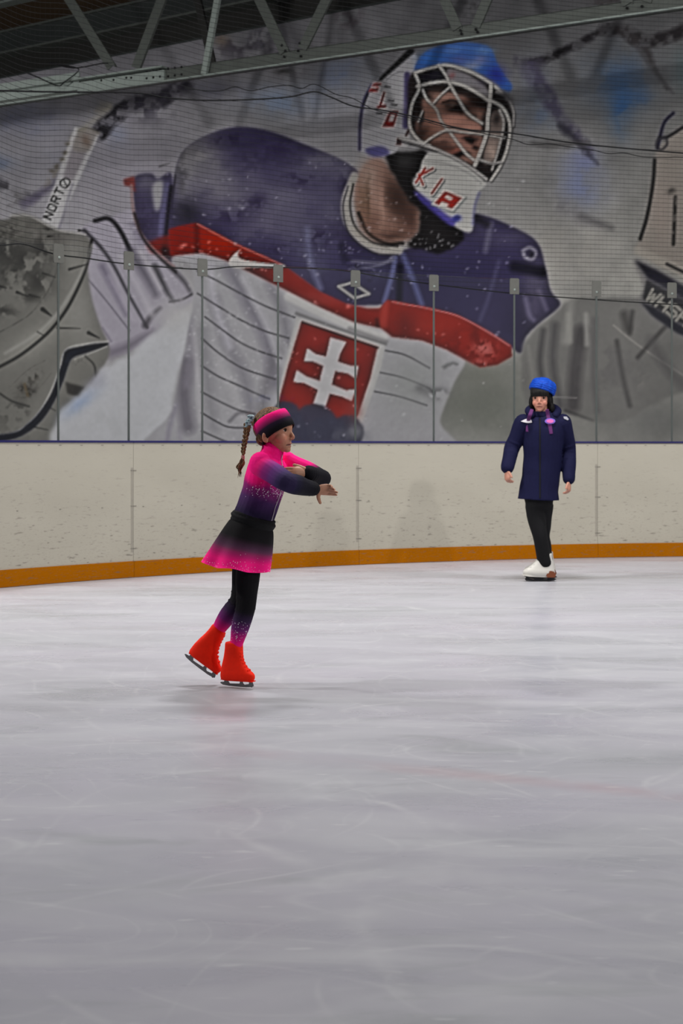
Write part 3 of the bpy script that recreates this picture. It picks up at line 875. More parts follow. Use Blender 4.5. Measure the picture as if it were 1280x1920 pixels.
stroke([(202, 640), (160, 645), (124, 656), (112, 690), (98, 728), (72, 775), (35, 808), (-10, 820)], 3, (138, 137, 134), .8, 1.5)
poly([(204, 644), (180, 644), (150, 650), (123, 657), (116, 680), (108, 704), (96, 738), (74, 772), (50, 796), (20, 812), (-80, 822), (-80, 834), (10, 826), (50, 812), (80, 786), (102, 752), (118, 716), (128, 686), (138, 670), (165, 661), (190, 652)], (28, 31, 48), 1.2, .97)
stroke([(200, 650), (165, 664), (140, 674)], 2, (130, 129, 127), .7, 1)
poly([(122, 716), (160, 726), (148, 744), (126, 738)], (50, 48, 46), 2, .9, False); stroke([(160, 668), (176, 684), (180, 706)], 4, (56, 55, 53), .8, 1.5); stroke([(182, 700), (160, 732), (112, 775)], 8, (70, 68, 66), .6, 4); blob(145, 680, 14, 8, (80, 78, 75), .7, tex=t_f8)
blob(50, 732, 20, 12, (34, 31, 28), .9, rot=-.5, tex=.4 + .6 * t_f8); blob(66, 706, 14, 8, (50, 46, 42), .8, rot=-.5, tex=t_f8); stroke([(46, 720), (52, 742)], 5, (86, 74, 54), .8, 1.5); stroke([(18, 726), (52, 694), (84, 676)], 2.5, (84, 82, 79), .8, 1, tex=.3 + .7 * t_f8); stroke([(0, 738), (22, 752), (54, 762)], 4, (54, 53, 51), .85, 1.5); stroke([(22, 738), (70, 728), (96, 700)], 2, (84, 82, 78), .6, 1)
# ---- snow cloud
poly([(106, 846), (110, 776), (152, 740), (196, 694), (214, 680), (246, 664), (276, 634), (310, 604), (346, 582), (366, 596), (352, 640), (335, 700), (322, 760), (300, 846)], (152, 153, 157), 4, .97, rough=True)
blob(330, 590, 40, 30, (148, 147, 148), .8); blob(150, 755, 36, 12, (116, 130, 156), .75, rot=-.6); blob(200, 800, 70, 26, (146, 147, 150), .7, tex=t_hi); blob(180, 715, 22, 12, (128, 128, 140), .6, rot=-.7)
# ---- white jersey body
jer = [(362, 560), (358, 500), (328, 480), (376, 472), (420, 488), (480, 516), (540, 546), (600, 576), (660, 603), (715, 616), (735, 632), (790, 638), (842, 658), (872, 676), (850, 720), (824, 790), (820, 850), (300, 850), (322, 770), (345, 660)]
poly(jer, (132, 131, 135), 2, .97)
sl, jm = pmask(jer, 2); jf = np.zeros((gh, gw)); jf[sl] = jm
for q in (([(430, 505), (465, 570), (500, 640), (515, 720)], 22, (98, 95, 106), .7, 10), ([(400, 560), (425, 640), (455, 700), (470, 770)], 20, (104, 102, 110), .65, 10), ([(505, 530), (530, 590), (540, 640)], 16, (100, 98, 106), .65, 8), ([(520, 660), (500, 720), (490, 780)], 18, (96, 94, 100), .65, 9), ([(380, 620), (388, 700), (400, 800)], 20, (108, 107, 112), .6, 10),
          ([(455, 520), (500, 610), (525, 680)], 10, (150, 149, 154), .7, 6), ([(395, 500), (400, 560), (430, 650)], 12, (150, 148, 156), .7, 6), ([(410, 680), (440, 740), (470, 830)], 12, (146, 145, 148), .6, 7), ([(430, 790), (450, 774), (480, 782)], 6, (92, 90, 96), .7, 3), ([(350, 680), (345, 740), (352, 800)], 26, (84, 80, 90), .75, 9), ([(362, 620), (370, 700), (376, 790)], 8, (144, 142, 146), .7, 4), ([(330, 760), (318, 800), (310, 846)], 8, (112, 108, 122), .6, 4), ([(335, 810), (345, 846)], 8, (120, 116, 128), .5, 4),
          ([(352, 600), (356, 660), (350, 720)], 16, (112, 108, 118), .6, 7)):
    stroke(q[0], q[1], q[2], q[3], q[4], tex=jf)
for q in ([(370, 508), (410, 528), (450, 550), (500, 575), (552, 595)], [(370, 550), (410, 575), (455, 602), (500, 622), (541, 634)], [(384, 594), (415, 617), (450, 642), (490, 660), (528, 672)], [(378, 634), (410, 662), (450, 688), (490, 703), (516, 711)], [(378, 686), (410, 706), (450, 724), (480, 738), (505, 748)], [(378, 735), (410, 752), (445, 768), (478, 776)], [(378, 774), (405, 790), (430, 801), (470, 802)], [(378, 808), (400, 818), (424, 828), (450, 836)],
          [(722, 657), (760, 666), (805, 690)], [(712, 698), (755, 708), (800, 726), (815, 738)], [(702, 734), (750, 744), (800, 760)]):
    stroke(q, 3.2, (66, 64, 70), .9, 1.2)
blob(770, 720, 60, 60, (116, 118, 117), .7, tex=jf); blob(820, 735, 20, 10, (74, 74, 76), .75, tex=t_fine); stroke([(830, 690), (845, 680), (855, 684)], 6, (78, 80, 80), .6, 3, rough=True); blob(790, 730, 12, 8, (84, 84, 86), .6)
stroke([(540, 556), (600, 586), (660, 612), (720, 632)], 15, (150, 149, 148), .9, 3); stroke([(556, 588), (600, 604), (650, 622), (722, 645)], 6, (88, 87, 88), .75, 2.5); stroke([(655, 616), (700, 632), (724, 640)], 7, (104, 102, 104), .7, 3)
# ---- navy shoulders of the jersey
nav = [(318, 440), (322, 372), (332, 308), (352, 276), (396, 250), (446, 238), (502, 245), (570, 270), (640, 300), (672, 325), (655, 350), (648, 400), (672, 452), (720, 474), (780, 462), (850, 440), (880, 408), (900, 402), (950, 420), (1005, 452), (1022, 500), (1032, 545), (1050, 572), (1010, 606), (985, 632), (976, 662), (950, 645), (900, 614), (820, 588), (730, 572), (650, 572), (600, 548), (530, 500), (440, 458), (370, 424)]
poly(nav, (50, 45, 72), 1.6, 1.0)
sl, nm = pmask(nav, 1.6); nf = np.zeros((gh, gw)); nf[sl] = nm
blob(800, 520, 160, 70, (38, 36, 60), .7, tex=nf); blob(990, 600, 50, 50, (34, 32, 48), .7, tex=nf)
for b in ((352, 300, 40, 60, (98, 96, 98), .95), (345, 360, 26, 50, (104, 102, 108), .9), (400, 320, 40, 60, (96, 94, 102), .85), (440, 370, 60, 40, (88, 85, 98), .8), (520, 390, 90, 40, (82, 79, 94), .75), (590, 320, 70, 30, (84, 82, 94), .75), (560, 440, 60, 40, (76, 73, 90), .7), (620, 370, 40, 40, (78, 76, 90), .6), (590, 480, 40, 40, (80, 80, 100), .6), (650, 320, 30, 20, (90, 88, 98), .6), (700, 510, 60, 24, (62, 62, 84), .6), (960, 445, 40, 16, (78, 74, 90), .6), (1000, 580, 20, 40, (76, 70, 92), .6), (900, 430, 20, 20, (60, 56, 76), .5), (1005, 520, 24, 40, (82, 78, 92), .5)):
    blob(*b[:4], b[4], b[5], tex=nf * (.62 + .38 * t_hi))
for b in ((470, 262, 60, 18), (560, 300, 60, 14), (600, 345, 60, 14), (400, 440, 60, 22), (480, 300, 50, 20), (360, 400, 30, 35), (640, 470, 40, 20), (640, 440, 30, 30)):
    blob(*b, (42, 37, 62), .75, tex=nf * t_hi)
for b in ((375, 290, 34, 36, (106, 104, 106), .8), (352, 330, 18, 40, (112, 110, 114), .75), (410, 355, 34, 40, (98, 95, 104), .7), (470, 330, 24, 40, (80, 76, 92), .6), (535, 365, 50, 30, (90, 87, 102), .6), (500, 420, 50, 22, (84, 80, 96), .6), (600, 300, 60, 16, (92, 90, 100), .6), (630, 400, 24, 50, (80, 78, 92), .55), (460, 440, 20, 16, (78, 74, 90), .5)):
    blob(*b[:4], b[4], b[5], tex=nf * (.5 + .5 * t_fine))
for b in ((425, 262, 30, 12), (520, 280, 40, 16), (560, 335, 40, 14), (430, 405, 40, 20), (480, 380, 20, 16), (600, 445, 30, 16), (540, 470, 40, 12), (650, 350, 20, 30)):
    blob(*b, (40, 33, 60), .7, tex=nf * t_fine)
blob(350, 400, 30, 26, (34, 32, 42), .9, tex=nf); blob(340, 330, 12, 50, (66, 64, 70), .7, tex=nf * t_fine)
for q in (([(325, 330), (318, 400), (316, 470)], 8, (28, 26, 32), .85, 3), ([(575, 430), (582, 490), (600, 540)], 10, (96, 98, 122), .6, 5), ([(742, 470), (736, 510), (720, 566)], 9, (82, 86, 118), .75, 3), ([(755, 478), (772, 520), (790, 570)], 10, (74, 78, 112), .75, 4), ([(750, 500), (748, 560)], 12, (26, 25, 38), .8, 4), ([(935, 490), (915, 560), (900, 600)], 7, (66, 64, 88), .6, 4), ([(660, 490), (720, 492), (745, 470)], 5, (100, 99, 108), .6, 2.5), ([(655, 505), (700, 500), (738, 488)], 4, (96, 96, 106), .6, 2), ([(985, 560), (992, 590), (1000, 600)], 8, (96, 92, 112), .6, 4), ([(1010, 545), (1024, 580)], 8, (90, 86, 104), .6, 4), ([(920, 420), (910, 470)], 10, (86, 84, 98), .6, 4), ([(965, 500), (1015, 510)], 22, (24, 23, 34), .85, 6), ([(850, 410), (880, 404), (912, 420)], 14, (36, 34, 42), .8, 5)):
    stroke(q[0], q[1], q[2], q[3], q[4], tex=nf)
stroke([(640, 460), (650, 490), (690, 520)], 14, (34, 32, 48), .7, 5, tex=nf * t_fine)
stroke([(980, 470), (993, 464), (1004, 473), (998, 486), (984, 482), (980, 470)], 6, (112, 110, 116), .8, 2.5); blob(994, 476, 5, 5, (40, 38, 48), .9)
stroke([(634, 537), (660, 530), (692, 551), (664, 559), (634, 537)], 4.5, (128, 127, 120), .9, 1.2, smooth=False)
# ---- left sleeve stub
poly([(251, 333), (282, 325), (296, 335), (322, 326), (322, 400), (320, 496), (300, 480), (274, 454), (258, 420), (250, 372)], (58, 53, 78), 2, .95)
blob(275, 345, 20, 18, (88, 85, 98), .8); blob(272, 420, 18, 30, (48, 42, 64), .8, tex=t_fine); poly([(286, 347), (306, 341), (301, 388), (290, 392)], (128, 127, 128), 3, .9); stroke([(313, 345), (304, 400), (300, 440)], 9, (82, 80, 108), .7, 3); stroke([(321, 350), (314, 410), (310, 460)], 7, (30, 28, 34), .8, 3)
poly([(276, 456), (300, 446), (320, 444), (322, 478), (296, 478)], (112, 30, 24), 3, .9, rough=True); blob(312, 470, 8, 14, (34, 28, 32), .9)
poly([(231, 336), (252, 330), (254, 362), (244, 350), (233, 348)], (122, 52, 48), 1.5, .95, False)
stroke([(246, 348), (250, 395), (262, 434), (288, 468), (326, 500)], 6, (118, 98, 98), .85, 1.5); stroke([(252, 400), (268, 446), (300, 484), (330, 510)], 6, (46, 38, 42), .8, 2)
# ---- red band
red = [(316, 430), (336, 424), (368, 418), (404, 436), (440, 456), (500, 482), (540, 503), (600, 547), (650, 570), (690, 578), (712, 578), (726, 562), (760, 568), (810, 578), (856, 590), (900, 612), (958, 648), (960, 668), (932, 684), (900, 689), (868, 673), (838, 656), (790, 638), (735, 632), (715, 616), (660, 603), (600, 576), (540, 546), (480, 516), (420, 487), (378, 474), (320, 480)]
poly(red, (116, 28, 22), 1.3, 1.0, False)
sl, rm = pmask(red, 1.2, False); rf = np.zeros((gh, gw)); rf[sl] = rm
blob(410, 455, 60, 24, (136, 26, 10), .9, tex=rf); blob(345, 445, 26, 26, (104, 26, 22), .8, tex=rf); stroke([(368, 420), (370, 474)], 10, (82, 22, 20), .8, 4, tex=rf); blob(490, 520, 40, 20, (100, 26, 22), .7, tex=rf); blob(600, 560, 60, 16, (128, 46, 42), .7, tex=rf); blob(820, 605, 60, 26, (124, 34, 26), .8, tex=rf); blob(760, 610, 22, 26, (84, 26, 24), .8, tex=rf); blob(880, 640, 60, 26, (98, 26, 22), .6, tex=rf * t_fine); blob(905, 655, 22, 14, (146, 88, 86), .75, tex=rf * t_f8); blob(895, 682, 18, 8, (140, 76, 74), .8, tex=rf * t_f8)
stroke([(722, 568), (718, 610)], 14, (138, 48, 40), .7, 4, tex=rf); stroke([(706, 600), (708, 612)], 8, (70, 20, 20), .6, 3, tex=rf); blob(890, 625, 8, 22, (86, 24, 22), .6, tex=rf); blob(340, 462, 5, 4, (170, 110, 105), .7); blob(652, 575, 5, 4, (165, 105, 100), .7)
stroke([(370, 420), (440, 457), (530, 497)], 2, (166, 100, 92), .7, 1); stroke([(735, 566), (810, 580), (856, 592), (900, 614), (955, 648)], 2, (158, 104, 104), .7, 1)
poly([(452, 467), (442, 474), (434, 482), (428, 491), (430, 498), (438, 502), (452, 503), (480, 501), (530, 501), (531, 497), (500, 494), (470, 490), (452, 486), (446, 480), (447, 473)], (152, 149, 147), .9, 1.0)
# ---- shield with the double cross
poly([(556, 594), (640, 622), (722, 648), (714, 690), (694, 750), (674, 806), (640, 850), (500, 850), (512, 780), (532, 690)], (140, 139, 138), 1.2, .95, False)
crest = [(565, 602), (708, 650), (694, 708), (672, 776), (655, 806), (600, 850), (508, 850), (520, 760), (540, 685)]
poly(crest, (120, 32, 27), 1.1, 1.0, False)
sl, cm = pmask(crest, 1, False); cf = np.zeros((gh, gw)); cf[sl] = cm
blob(600, 690, 60, 60, (108, 28, 24), .6, tex=cf * t_hi); blob(690, 690, 20, 40, (104, 30, 28), .6, tex=cf); stroke([(567, 604), (708, 652)], 4, (64, 22, 22), .8, 1.5, smooth=False)
wc = (144, 143, 145)
poly([(619, 633), (649, 641), (637, 664), (630, 690), (624, 711), (618, 738), (609, 764), (587, 757), (597, 728), (601, 705), (608, 680), (614, 656)], wc, .9, 1, False)
poly([(576, 653), (592, 664), (612, 669), (636, 679), (656, 686), (672, 686), (667, 710), (652, 700), (630, 696), (606, 686), (586, 677), (570, 677)], wc, .9, 1, False)
poly([(556, 694), (574, 706), (598, 714), (624, 722), (648, 732), (667, 730), (659, 752), (642, 744), (618, 738), (594, 730), (570, 718), (550, 716)], wc, .9, 1, False)
for x, y, r in ((536, 778, 27), (592, 796, 40), (648, 812, 32), (612, 820, 40), (545, 810, 34)):
    poly([(x + r * math.cos(t) * 1.02, y + r * math.sin(t)) for t in np.arange(0, 6.28, .5)], (50, 50, 66), 2.0, .97, rough=True)
blob(585, 805, 26, 18, (70, 71, 84), .8, tex=t_hi); blob(665, 770, 14, 24, (120, 70, 68), .5); blob(640, 818, 40, 16, (72, 72, 82), .6, tex=t_hi); blob(668, 812, 14, 14, (104, 104, 108), .7)
# ---- neck and collar
poly([(668, 335), (690, 302), (716, 300), (742, 336), (768, 380), (786, 396), (782, 436), (744, 456), (702, 452), (676, 424), (664, 376)], (112, 86, 76), 3, .97)
blob(700, 350, 20, 50, (128, 104, 94), .7); blob(690, 330, 16, 24, (132, 116, 108), .7); blob(745, 380, 22, 50, (66, 46, 40), .85, rot=-.4); blob(765, 420, 14, 26, (96, 68, 60), .7); blob(735, 435, 20, 16, (88, 62, 54), .6, tex=t_fine); blob(680, 380, 8, 40, (84, 64, 48), .5)
stroke([(664, 330), (648, 372), (650, 412), (674, 446), (712, 468), (748, 470)], 15, (122, 119, 114), .95, 2.5); stroke([(662, 345), (656, 385), (666, 425), (700, 455), (745, 462)], 4, (34, 32, 32), .9, 1.5); stroke([(652, 350), (643, 390), (656, 440), (700, 474), (745, 478)], 3, (42, 40, 52), .8, 1.5)
stroke([(672, 400), (690, 436), (722, 456), (755, 456)], 7, (36, 32, 30), .9, 2); stroke([(664, 420), (690, 452), (730, 466)], 2, (88, 86, 82), .8, 1)
blob(752, 372, 20, 46, (46, 33, 29), .9, rot=-.35); blob(772, 400, 12, 30, (58, 40, 35), .8); blob(700, 420, 22, 22, (92, 66, 57), .7); blob(716, 380, 7, 50, (134, 108, 97), .6); blob(690, 372, 5, 40, (72, 54, 40), .6); blob(735, 440, 26, 8, (60, 42, 37), .7)
# ---- black throat guard and beard shadow
poly([(722, 292), (760, 284), (800, 284), (790, 320), (772, 344), (800, 376), (842, 404), (868, 432), (866, 458), (836, 474), (796, 470), (762, 462), (786, 430), (788, 398), (768, 380), (744, 338)], (24, 22, 23), 2.5, .97, rough=True)
for i in range(26):
    blob(rng.uniform(755, 860), rng.uniform(430, 470), rng.uniform(1.2, 2.6), rng.uniform(1, 2), (120, 120, 122), .6)
blob(760, 300, 20, 14, (46, 46, 46), .6)
# ---- mask shell
shell = [(672, 275), (673, 236), (684, 190), (700, 158), (722, 134), (746, 110), (768, 96), (782, 108), (776, 140), (766, 190), (764, 236), (752, 262), (740, 286), (706, 292), (680, 288)]
poly(shell, (122, 121, 124), 1.5, 1.0)
stroke([(697, 160), (682, 190), (675, 232), (674, 280)], 6, (50, 44, 86), .9, 2); poly([(684, 280), (716, 274), (730, 288), (700, 294)], (60, 56, 108), 2, .85); stroke([(770, 96), (748, 116), (722, 140), (714, 148)], 13, (30, 29, 31), .95, 2.5, 6); stroke([(714, 148), (694, 168), (682, 196)], 3, (48, 46, 52), .8, 1.5)
stroke([(763, 140), (762, 190), (760, 236)], 11, (54, 46, 92), .9, 2.5); stroke([(724, 150), (740, 138), (756, 134)], 2, (80, 80, 84), .7, 1); blob(745, 190, 12, 40, (130, 129, 130), .6)
R_ = (142, 28, 26)
poly([(699, 154), (717, 153), (711, 173), (690, 174)], (136, 134, 134), 1, 1, False); poly([(700, 156), (715, 156), (713, 161), (697, 163)], R_, .8, 1, False); poly([(694, 166), (710, 164), (708, 172), (691, 173)], R_, .8, 1, False)
stroke([(721, 173), (713, 201), (723, 202)], 10, (138, 136, 136), 1, 1, smooth=False); stroke([(720, 174), (712, 200)], 4.5, R_, 1, .8); stroke([(709, 201), (722, 199)], 6, R_, 1, .8)
poly([(728, 205), (749, 205), (740, 241), (712, 241)], (138, 136, 136), 1, 1, False); poly([(731, 207), (747, 207), (738, 238), (716, 238)], R_, .8, 1, False); poly([(733, 214), (741, 214), (736, 228), (728, 228)], (134, 132, 132), .8, 1, False)
poly([(742, 258), (752, 250), (768, 254), (764, 276), (740, 276)], (128, 126, 126), 1.2, .9, False); poly([(744, 259), (752, 256), (752, 272), (742, 272)], (74, 26, 26), .9, .9, False); stroke([(766, 244), (761, 254)], 5, (84, 30, 30), .9, 1)
for q in ((722, 162), (728, 188), (734, 196), (706, 212)): stroke([q, (q[0] + 9, q[1] + 1)], 3.5, (36, 36, 40), .85, 1)
# ---- blue crown of the mask
crown = [(776, 132), (784, 112), (800, 96), (830, 84), (868, 79), (906, 84), (922, 94), (932, 118), (946, 142), (960, 160), (955, 172), (940, 166), (926, 152), (900, 138), (870, 124), (832, 118), (796, 128)]
poly(crown, (44, 76, 138), 1.5, 1.0)
blob(808, 108, 20, 12, (46, 92, 160), .8); blob(850, 92, 30, 8, (70, 98, 146), .7); blob(860, 112, 20, 8, (72, 76, 122), .7); blob(905, 95, 18, 8, (84, 112, 150), .7); blob(900, 112, 14, 8, (98, 98, 128), .7); blob(930, 140, 18, 16, (38, 42, 128), .85, rot=.8); blob(885, 122, 14, 8, (110, 112, 124), .8)
# ---- cage opening, face
poly([(768, 142), (800, 130), (832, 124), (872, 134), (904, 150), (940, 176), (958, 205), (962, 236), (948, 292), (922, 336), (900, 330), (860, 306), (800, 274), (770, 250), (764, 200)], (40, 32, 32), 2, 1.0)
poly([(786, 142), (830, 130), (838, 150), (792, 158)], (34, 32, 44), 1.5, .9); poly([(838, 130), (870, 136), (905, 158), (918, 176), (916, 190), (880, 166), (845, 156)], (104, 102, 106), 2, .9); blob(846, 140, 6, 5, (116, 64, 66), .7); blob(908, 156, 10, 8, (62, 58, 78), .7)
poly([(790, 190), (806, 172), (846, 170), (890, 192), (914, 206), (914, 236), (908, 262), (904, 284), (890, 308), (862, 298), (812, 274), (782, 252), (782, 222)], (112, 82, 72), 2.5, .97)
for b in ((830, 180, 30, 8, (122, 92, 82), .8), (845, 226, 34, 14, (140, 100, 88), .85), (885, 236, 22, 8, (136, 98, 86), .8), (800, 250, 16, 20, (92, 62, 52), .8), (870, 262, 24, 14, (128, 90, 80), .8), (862, 206, 18, 10, (60, 40, 34), .9), (895, 192, 22, 10, (56, 38, 34), .9), (846, 196, 14, 5, (58, 44, 40), .8), (885, 218, 12, 7, (44, 32, 30), .8), (878, 262, 12, 6, (38, 20, 20), .95), (892, 276, 8, 5, (44, 26, 26), .9), (850, 282, 16, 6, (118, 66, 56), .8), (866, 290, 14, 5, (46, 22, 20), .95), (820, 268, 24, 6, (60, 40, 36), .7), (786, 215, 7, 26, (30, 24, 24), .9), (858, 172, 30, 6, (48, 36, 34), .8), (910, 222, 6, 20, (50, 40, 38), .8)):
    blob(*b[:4], b[4], b[5], hard=1.5)
stroke([(830, 192), (848, 188), (866, 196)], 4, (40, 30, 28), .9, 1.5); blob(850, 197, 6, 3, (96, 84, 78), .7)
poly([(914, 222), (932, 208), (944, 226), (938, 268), (926, 300), (906, 306), (910, 262)], (104, 92, 86), 2.5, .9); blob(930, 222, 8, 14, (40, 34, 34), .85); blob(922, 282, 8, 18, (140, 122, 112), .8)
for b in ((858, 205, 22, 9, (34, 24, 22), .9), (898, 196, 20, 12, (36, 25, 23), .9), (800, 180, 14, 10, (36, 28, 27), .85), (790, 250, 12, 16, (48, 34, 30), .85), (880, 264, 14, 7, (24, 13, 13), .95), (864, 291, 18, 5, (28, 14, 13), .95), (836, 276, 22, 6, (64, 42, 37), .8), (905, 240, 5, 22, (40, 30, 28), .8), (840, 168, 40, 5, (40, 30, 28), .85), (936, 300, 8, 16, (36, 33, 34), .8)):
    blob(*b[:4], b[4], b[5], hard=1.3)
blob(838, 232, 22, 9, (152, 110, 96), .7); blob(880, 240, 18, 5, (148, 108, 95), .7); blob(812, 218, 9, 18, (124, 88, 74), .6)
# ---- cage bars
cg = (134, 132, 128)
def bar(pts, w=4.5, col=cg, sh=True):
    if sh: stroke([(x + 1.5, y + 2) for x, y in pts], w + 1.5, (44, 42, 44), .55, 1.5)
    stroke(pts, w, col, .95, 1.0)
bar([(778, 136), (806, 128), (834, 122), (868, 130), (900, 144), (930, 164), (950, 186)], 5)
bar([(782, 162), (806, 156), (838, 153), (872, 162), (900, 178), (920, 192)], 5.5)
bar([(778, 138), (786, 164), (772, 196), (768, 236), (784, 262), (806, 274)], 5)
bar([(822, 122), (836, 142), (844, 160), (858, 184), (876, 212), (904, 232)], 4.5); bar([(792, 168), (800, 186), (818, 206), (826, 226), (846, 252), (872, 286), (888, 300)], 4.5); bar([(842, 164), (826, 178), (812, 194)], 3.5)
bar([(784, 228), (792, 208)], 3); bar([(790, 272), (812, 256), (838, 244), (870, 248), (910, 252), (945, 258)], 4)
bar([(920, 158), (918, 190), (914, 224), (912, 250), (900, 286), (890, 310)], 7); bar([(922, 190), (940, 200), (952, 220), (956, 244), (950, 280), (938, 310), (920, 338)], 5); bar([(930, 172), (950, 184), (962, 206), (962, 236)], 4, (110, 108, 106)); bar([(936, 206), (944, 232), (934, 280), (922, 318)], 4, (120, 118, 115)); bar([(896, 298), (920, 306), (940, 304)], 4, (116, 114, 112))
blob(946, 182, 12, 8, (40, 38, 42), .8, rot=.6)
bar([(748, 258), (790, 270), (836, 288), (876, 310), (912, 336)], 4.5, (126, 124, 122)); stroke([(752, 266), (800, 280), (850, 300), (908, 340)], 3, (34, 33, 36), .85, 1.2)
# ---- chin guard with red letters
poly([(792, 300), (806, 286), (836, 292), (876, 314), (908, 340), (910, 348), (896, 362), (888, 392), (884, 434), (858, 428), (826, 404), (796, 372), (776, 346), (786, 322)], (136, 135, 132), 1.4, 1.0)
stroke([(796, 302), (840, 308), (880, 326), (902, 344)], 3, (104, 103, 102), .6, 2); poly([(776, 356), (800, 372), (832, 398), (852, 414), (846, 424), (812, 398), (784, 372)], (58, 50, 128), 2, .9); blob(858, 410, 9, 8, (42, 46, 140), .9, hard=2); stroke([(898, 362), (890, 386), (886, 420)], 5, (84, 84, 130), .6, 2.5)
RK = (158, 34, 26)
for o in ((2.5, 2.5, (62, 72, 76), 9), (0, 0, (146, 144, 140), 10), (0, 0, RK, 4.6)):
    dx, dy, col, w_ = o
    for s in ([(797, 315), (779, 343)], [(785, 328), (793, 347)], [(811, 316), (787, 329)], [(828, 336), (809, 363)]):
        stroke([(x + dx, y + dy) for x, y in s], w_, col, .95, 1.0)
poly([(832, 352), (876, 370), (850, 400), (806, 384)], (62, 72, 76), 1.5, .7, False); poly([(832, 351), (873, 369), (849, 397), (808, 383)], (146, 144, 140), 1, 1, False)
poly([(834, 358), (866, 371), (847, 392), (837, 388), (841, 383), (828, 378), (823, 385), (814, 381)], RK, .8, 1, False); poly([(837, 366), (849, 371), (845, 376), (833, 371)], (146, 144, 140), .8, 1, False)
# ---- right-hand sleeve and glove
slv = [(1048, 578), (1072, 560), (1120, 556), (1200, 560), (1280, 592), (1450, 620), (1450, 745), (1280, 736), (1230, 756), (1180, 785), (1130, 792), (1070, 778), (1000, 766), (980, 730), (976, 680), (990, 636)]
poly(slv, (92, 91, 89), 3, .97, rough=True)
sl, sm_ = pmask(slv, 3); sf = np.zeros((gh, gw)); sf[sl] = sm_
for q in (([(1018, 620), (1012, 680), (1022, 740)], 10, (62, 60, 62), .8, 5), ([(1040, 610), (1036, 680), (1050, 760)], 14, (68, 66, 68), .8, 6), ([(1090, 622), (1080, 680), (1074, 760)], 26, (58, 55, 57), .8, 8), ([(1115, 600), (1112, 700), (1120, 770)], 10, (78, 76, 77), .7, 5), ([(1156, 640), (1166, 700), (1180, 760)], 8, (60, 58, 58), .8, 4), ([(1150, 610), (1200, 650), (1290, 710)], 3, (120, 118, 114), .7, 1.5), ([(1195, 670), (1240, 620), (1250, 610)], 8, (58, 56, 56), .75, 3), ([(1170, 590), (1176, 615)], 16, (56, 54, 53), .7, 6), ([(1185, 585), (1180, 625)], 8, (52, 50, 50), .7, 4), ([(1070, 570), (1060, 640)], 14, (114, 113, 110), .7, 6), ([(1098, 590), (1100, 645)], 9, (122, 121, 118), .7, 4), ([(1066, 590), (1068, 640)], 10, (118, 117, 113), .7, 4), ([(990, 650), (1000, 720)], 8, (108, 107, 104), .6, 4), ([(1220, 640), (1250, 690), (1280, 720)], 20, (72, 70, 71), .6, 8), ([(1060, 770), (1110, 790)], 6, (52, 50, 52), .7, 3), ([(1000, 742), (1080, 746)], 2, (120, 118, 116), .5, 1.5)):
    stroke(q[0], q[1], q[2], q[3], q[4], tex=sf)
blob(1200, 710, 14, 12, (112, 110, 106), .6, tex=t_fine); blob(1140, 690, 60, 60, (80, 78, 79), .45, tex=sf * t_hi)
# ---- leg pad at the right edge
poly([(1228, 292), (1250, 262), (1290, 232), (1450, 180), (1450, 560), (1270, 512), (1196, 468), (1204, 440), (1216, 380)], (110, 104, 98), 3, .95)
blob(1240, 400, 16, 60, (118, 108, 102), .6); stroke([(1227, 300), (1224, 340), (1214, 400), (1200, 448)], 7, (32, 32, 34), .9, 2); stroke([(1266, 370), (1264, 410), (1262, 458)], 7, (34, 33, 33), .9, 2, tex=.5 + .5 * t_f8); blob(1256, 360, 8, 6, (48, 46, 44), .7); stroke([(1262, 212), (1246, 228), (1238, 252), (1232, 278)], 6, (36, 32, 64), .95, 2); stroke([(1236, 258), (1252, 256), (1284, 236)], 6, (34, 32, 38), .9, 2); stroke([(1232, 262), (1246, 258), (1250, 270), (1240, 280), (1230, 274), (1232, 262)], 5, (52, 50, 56), .85, 2)
stroke([(1196, 470), (1226, 484), (1262, 500), (1300, 520)], 16, (120, 115, 108), .9, 4); stroke([(1250, 495), (1300, 520)], 6, (26, 26, 32), .9, 2)
poly([(1188, 486), (1226, 502), (1262, 524), (1310, 552), (1450, 620), (1450, 700), (1310, 640), (1270, 624), (1222, 590), (1192, 566), (1206, 540)], (92, 90, 90), 3, .9); poly([(1190, 488), (1230, 506), (1310, 552), (1450, 610), (1450, 640), (1310, 578), (1256, 546), (1214, 522)], (34, 33, 44), 2.5, .95, False); poly([(1200, 566), (1226, 576), (1270, 606), (1310, 626), (1450, 680), (1450, 700), (1310, 642), (1268, 624), (1222, 592)], (34, 34, 46), 2, .95, False)
poly([(1212, 524), (1256, 548), (1320, 582), (1320, 626), (1270, 604), (1226, 576), (1204, 560)], (40, 39, 44), 2, .9, False)
ux, uy = np.array((15.0, 9.5)), np.array((14.0, -17.0))
for i, ch in enumerate('WHSH'):
    glyph((1209 + i * 19.5, 560 + i * 13.5), ux, uy, LET[ch], 5.5, (112, 110, 104), 1.2, .9)
# ---- flecks of snow all over
for i in range(420):
    x, y = rng.uniform(300, 1000), rng.uniform(300, 825)
    if rng.rand() < .55: x, y = rng.normal(430, 60), rng.normal(640, 90)
    r = rng.uniform(.8, 2.6)
    blob(x, y, r * 1.3, r, (158, 157, 161), rng.uniform(.15, .5))
for i in range(60):
    blob(rng.normal(690, 60), rng.normal(440, 50), rng.uniform(1, 3), rng.uniform(1, 2.4), (140, 140, 150), rng.uniform(.15, .45))
IMG *= (1 + (n8[..., None] - .5) * .03 + (fbm(5, 9, 2)[..., None] - .5) * .02)

for rad, k in ((3.0, .7), (14.0, .35)):       # crisp print edges
    lum = IMG @ np.array((.3, .55, .15)); lum = lum.clip(.02)
    IMG *= np.clip(1 + k * (lum - blur(lum, rad)) / lum, .4, 1.6)[..., None]
IMG = np.clip(IMG, .03, .9)
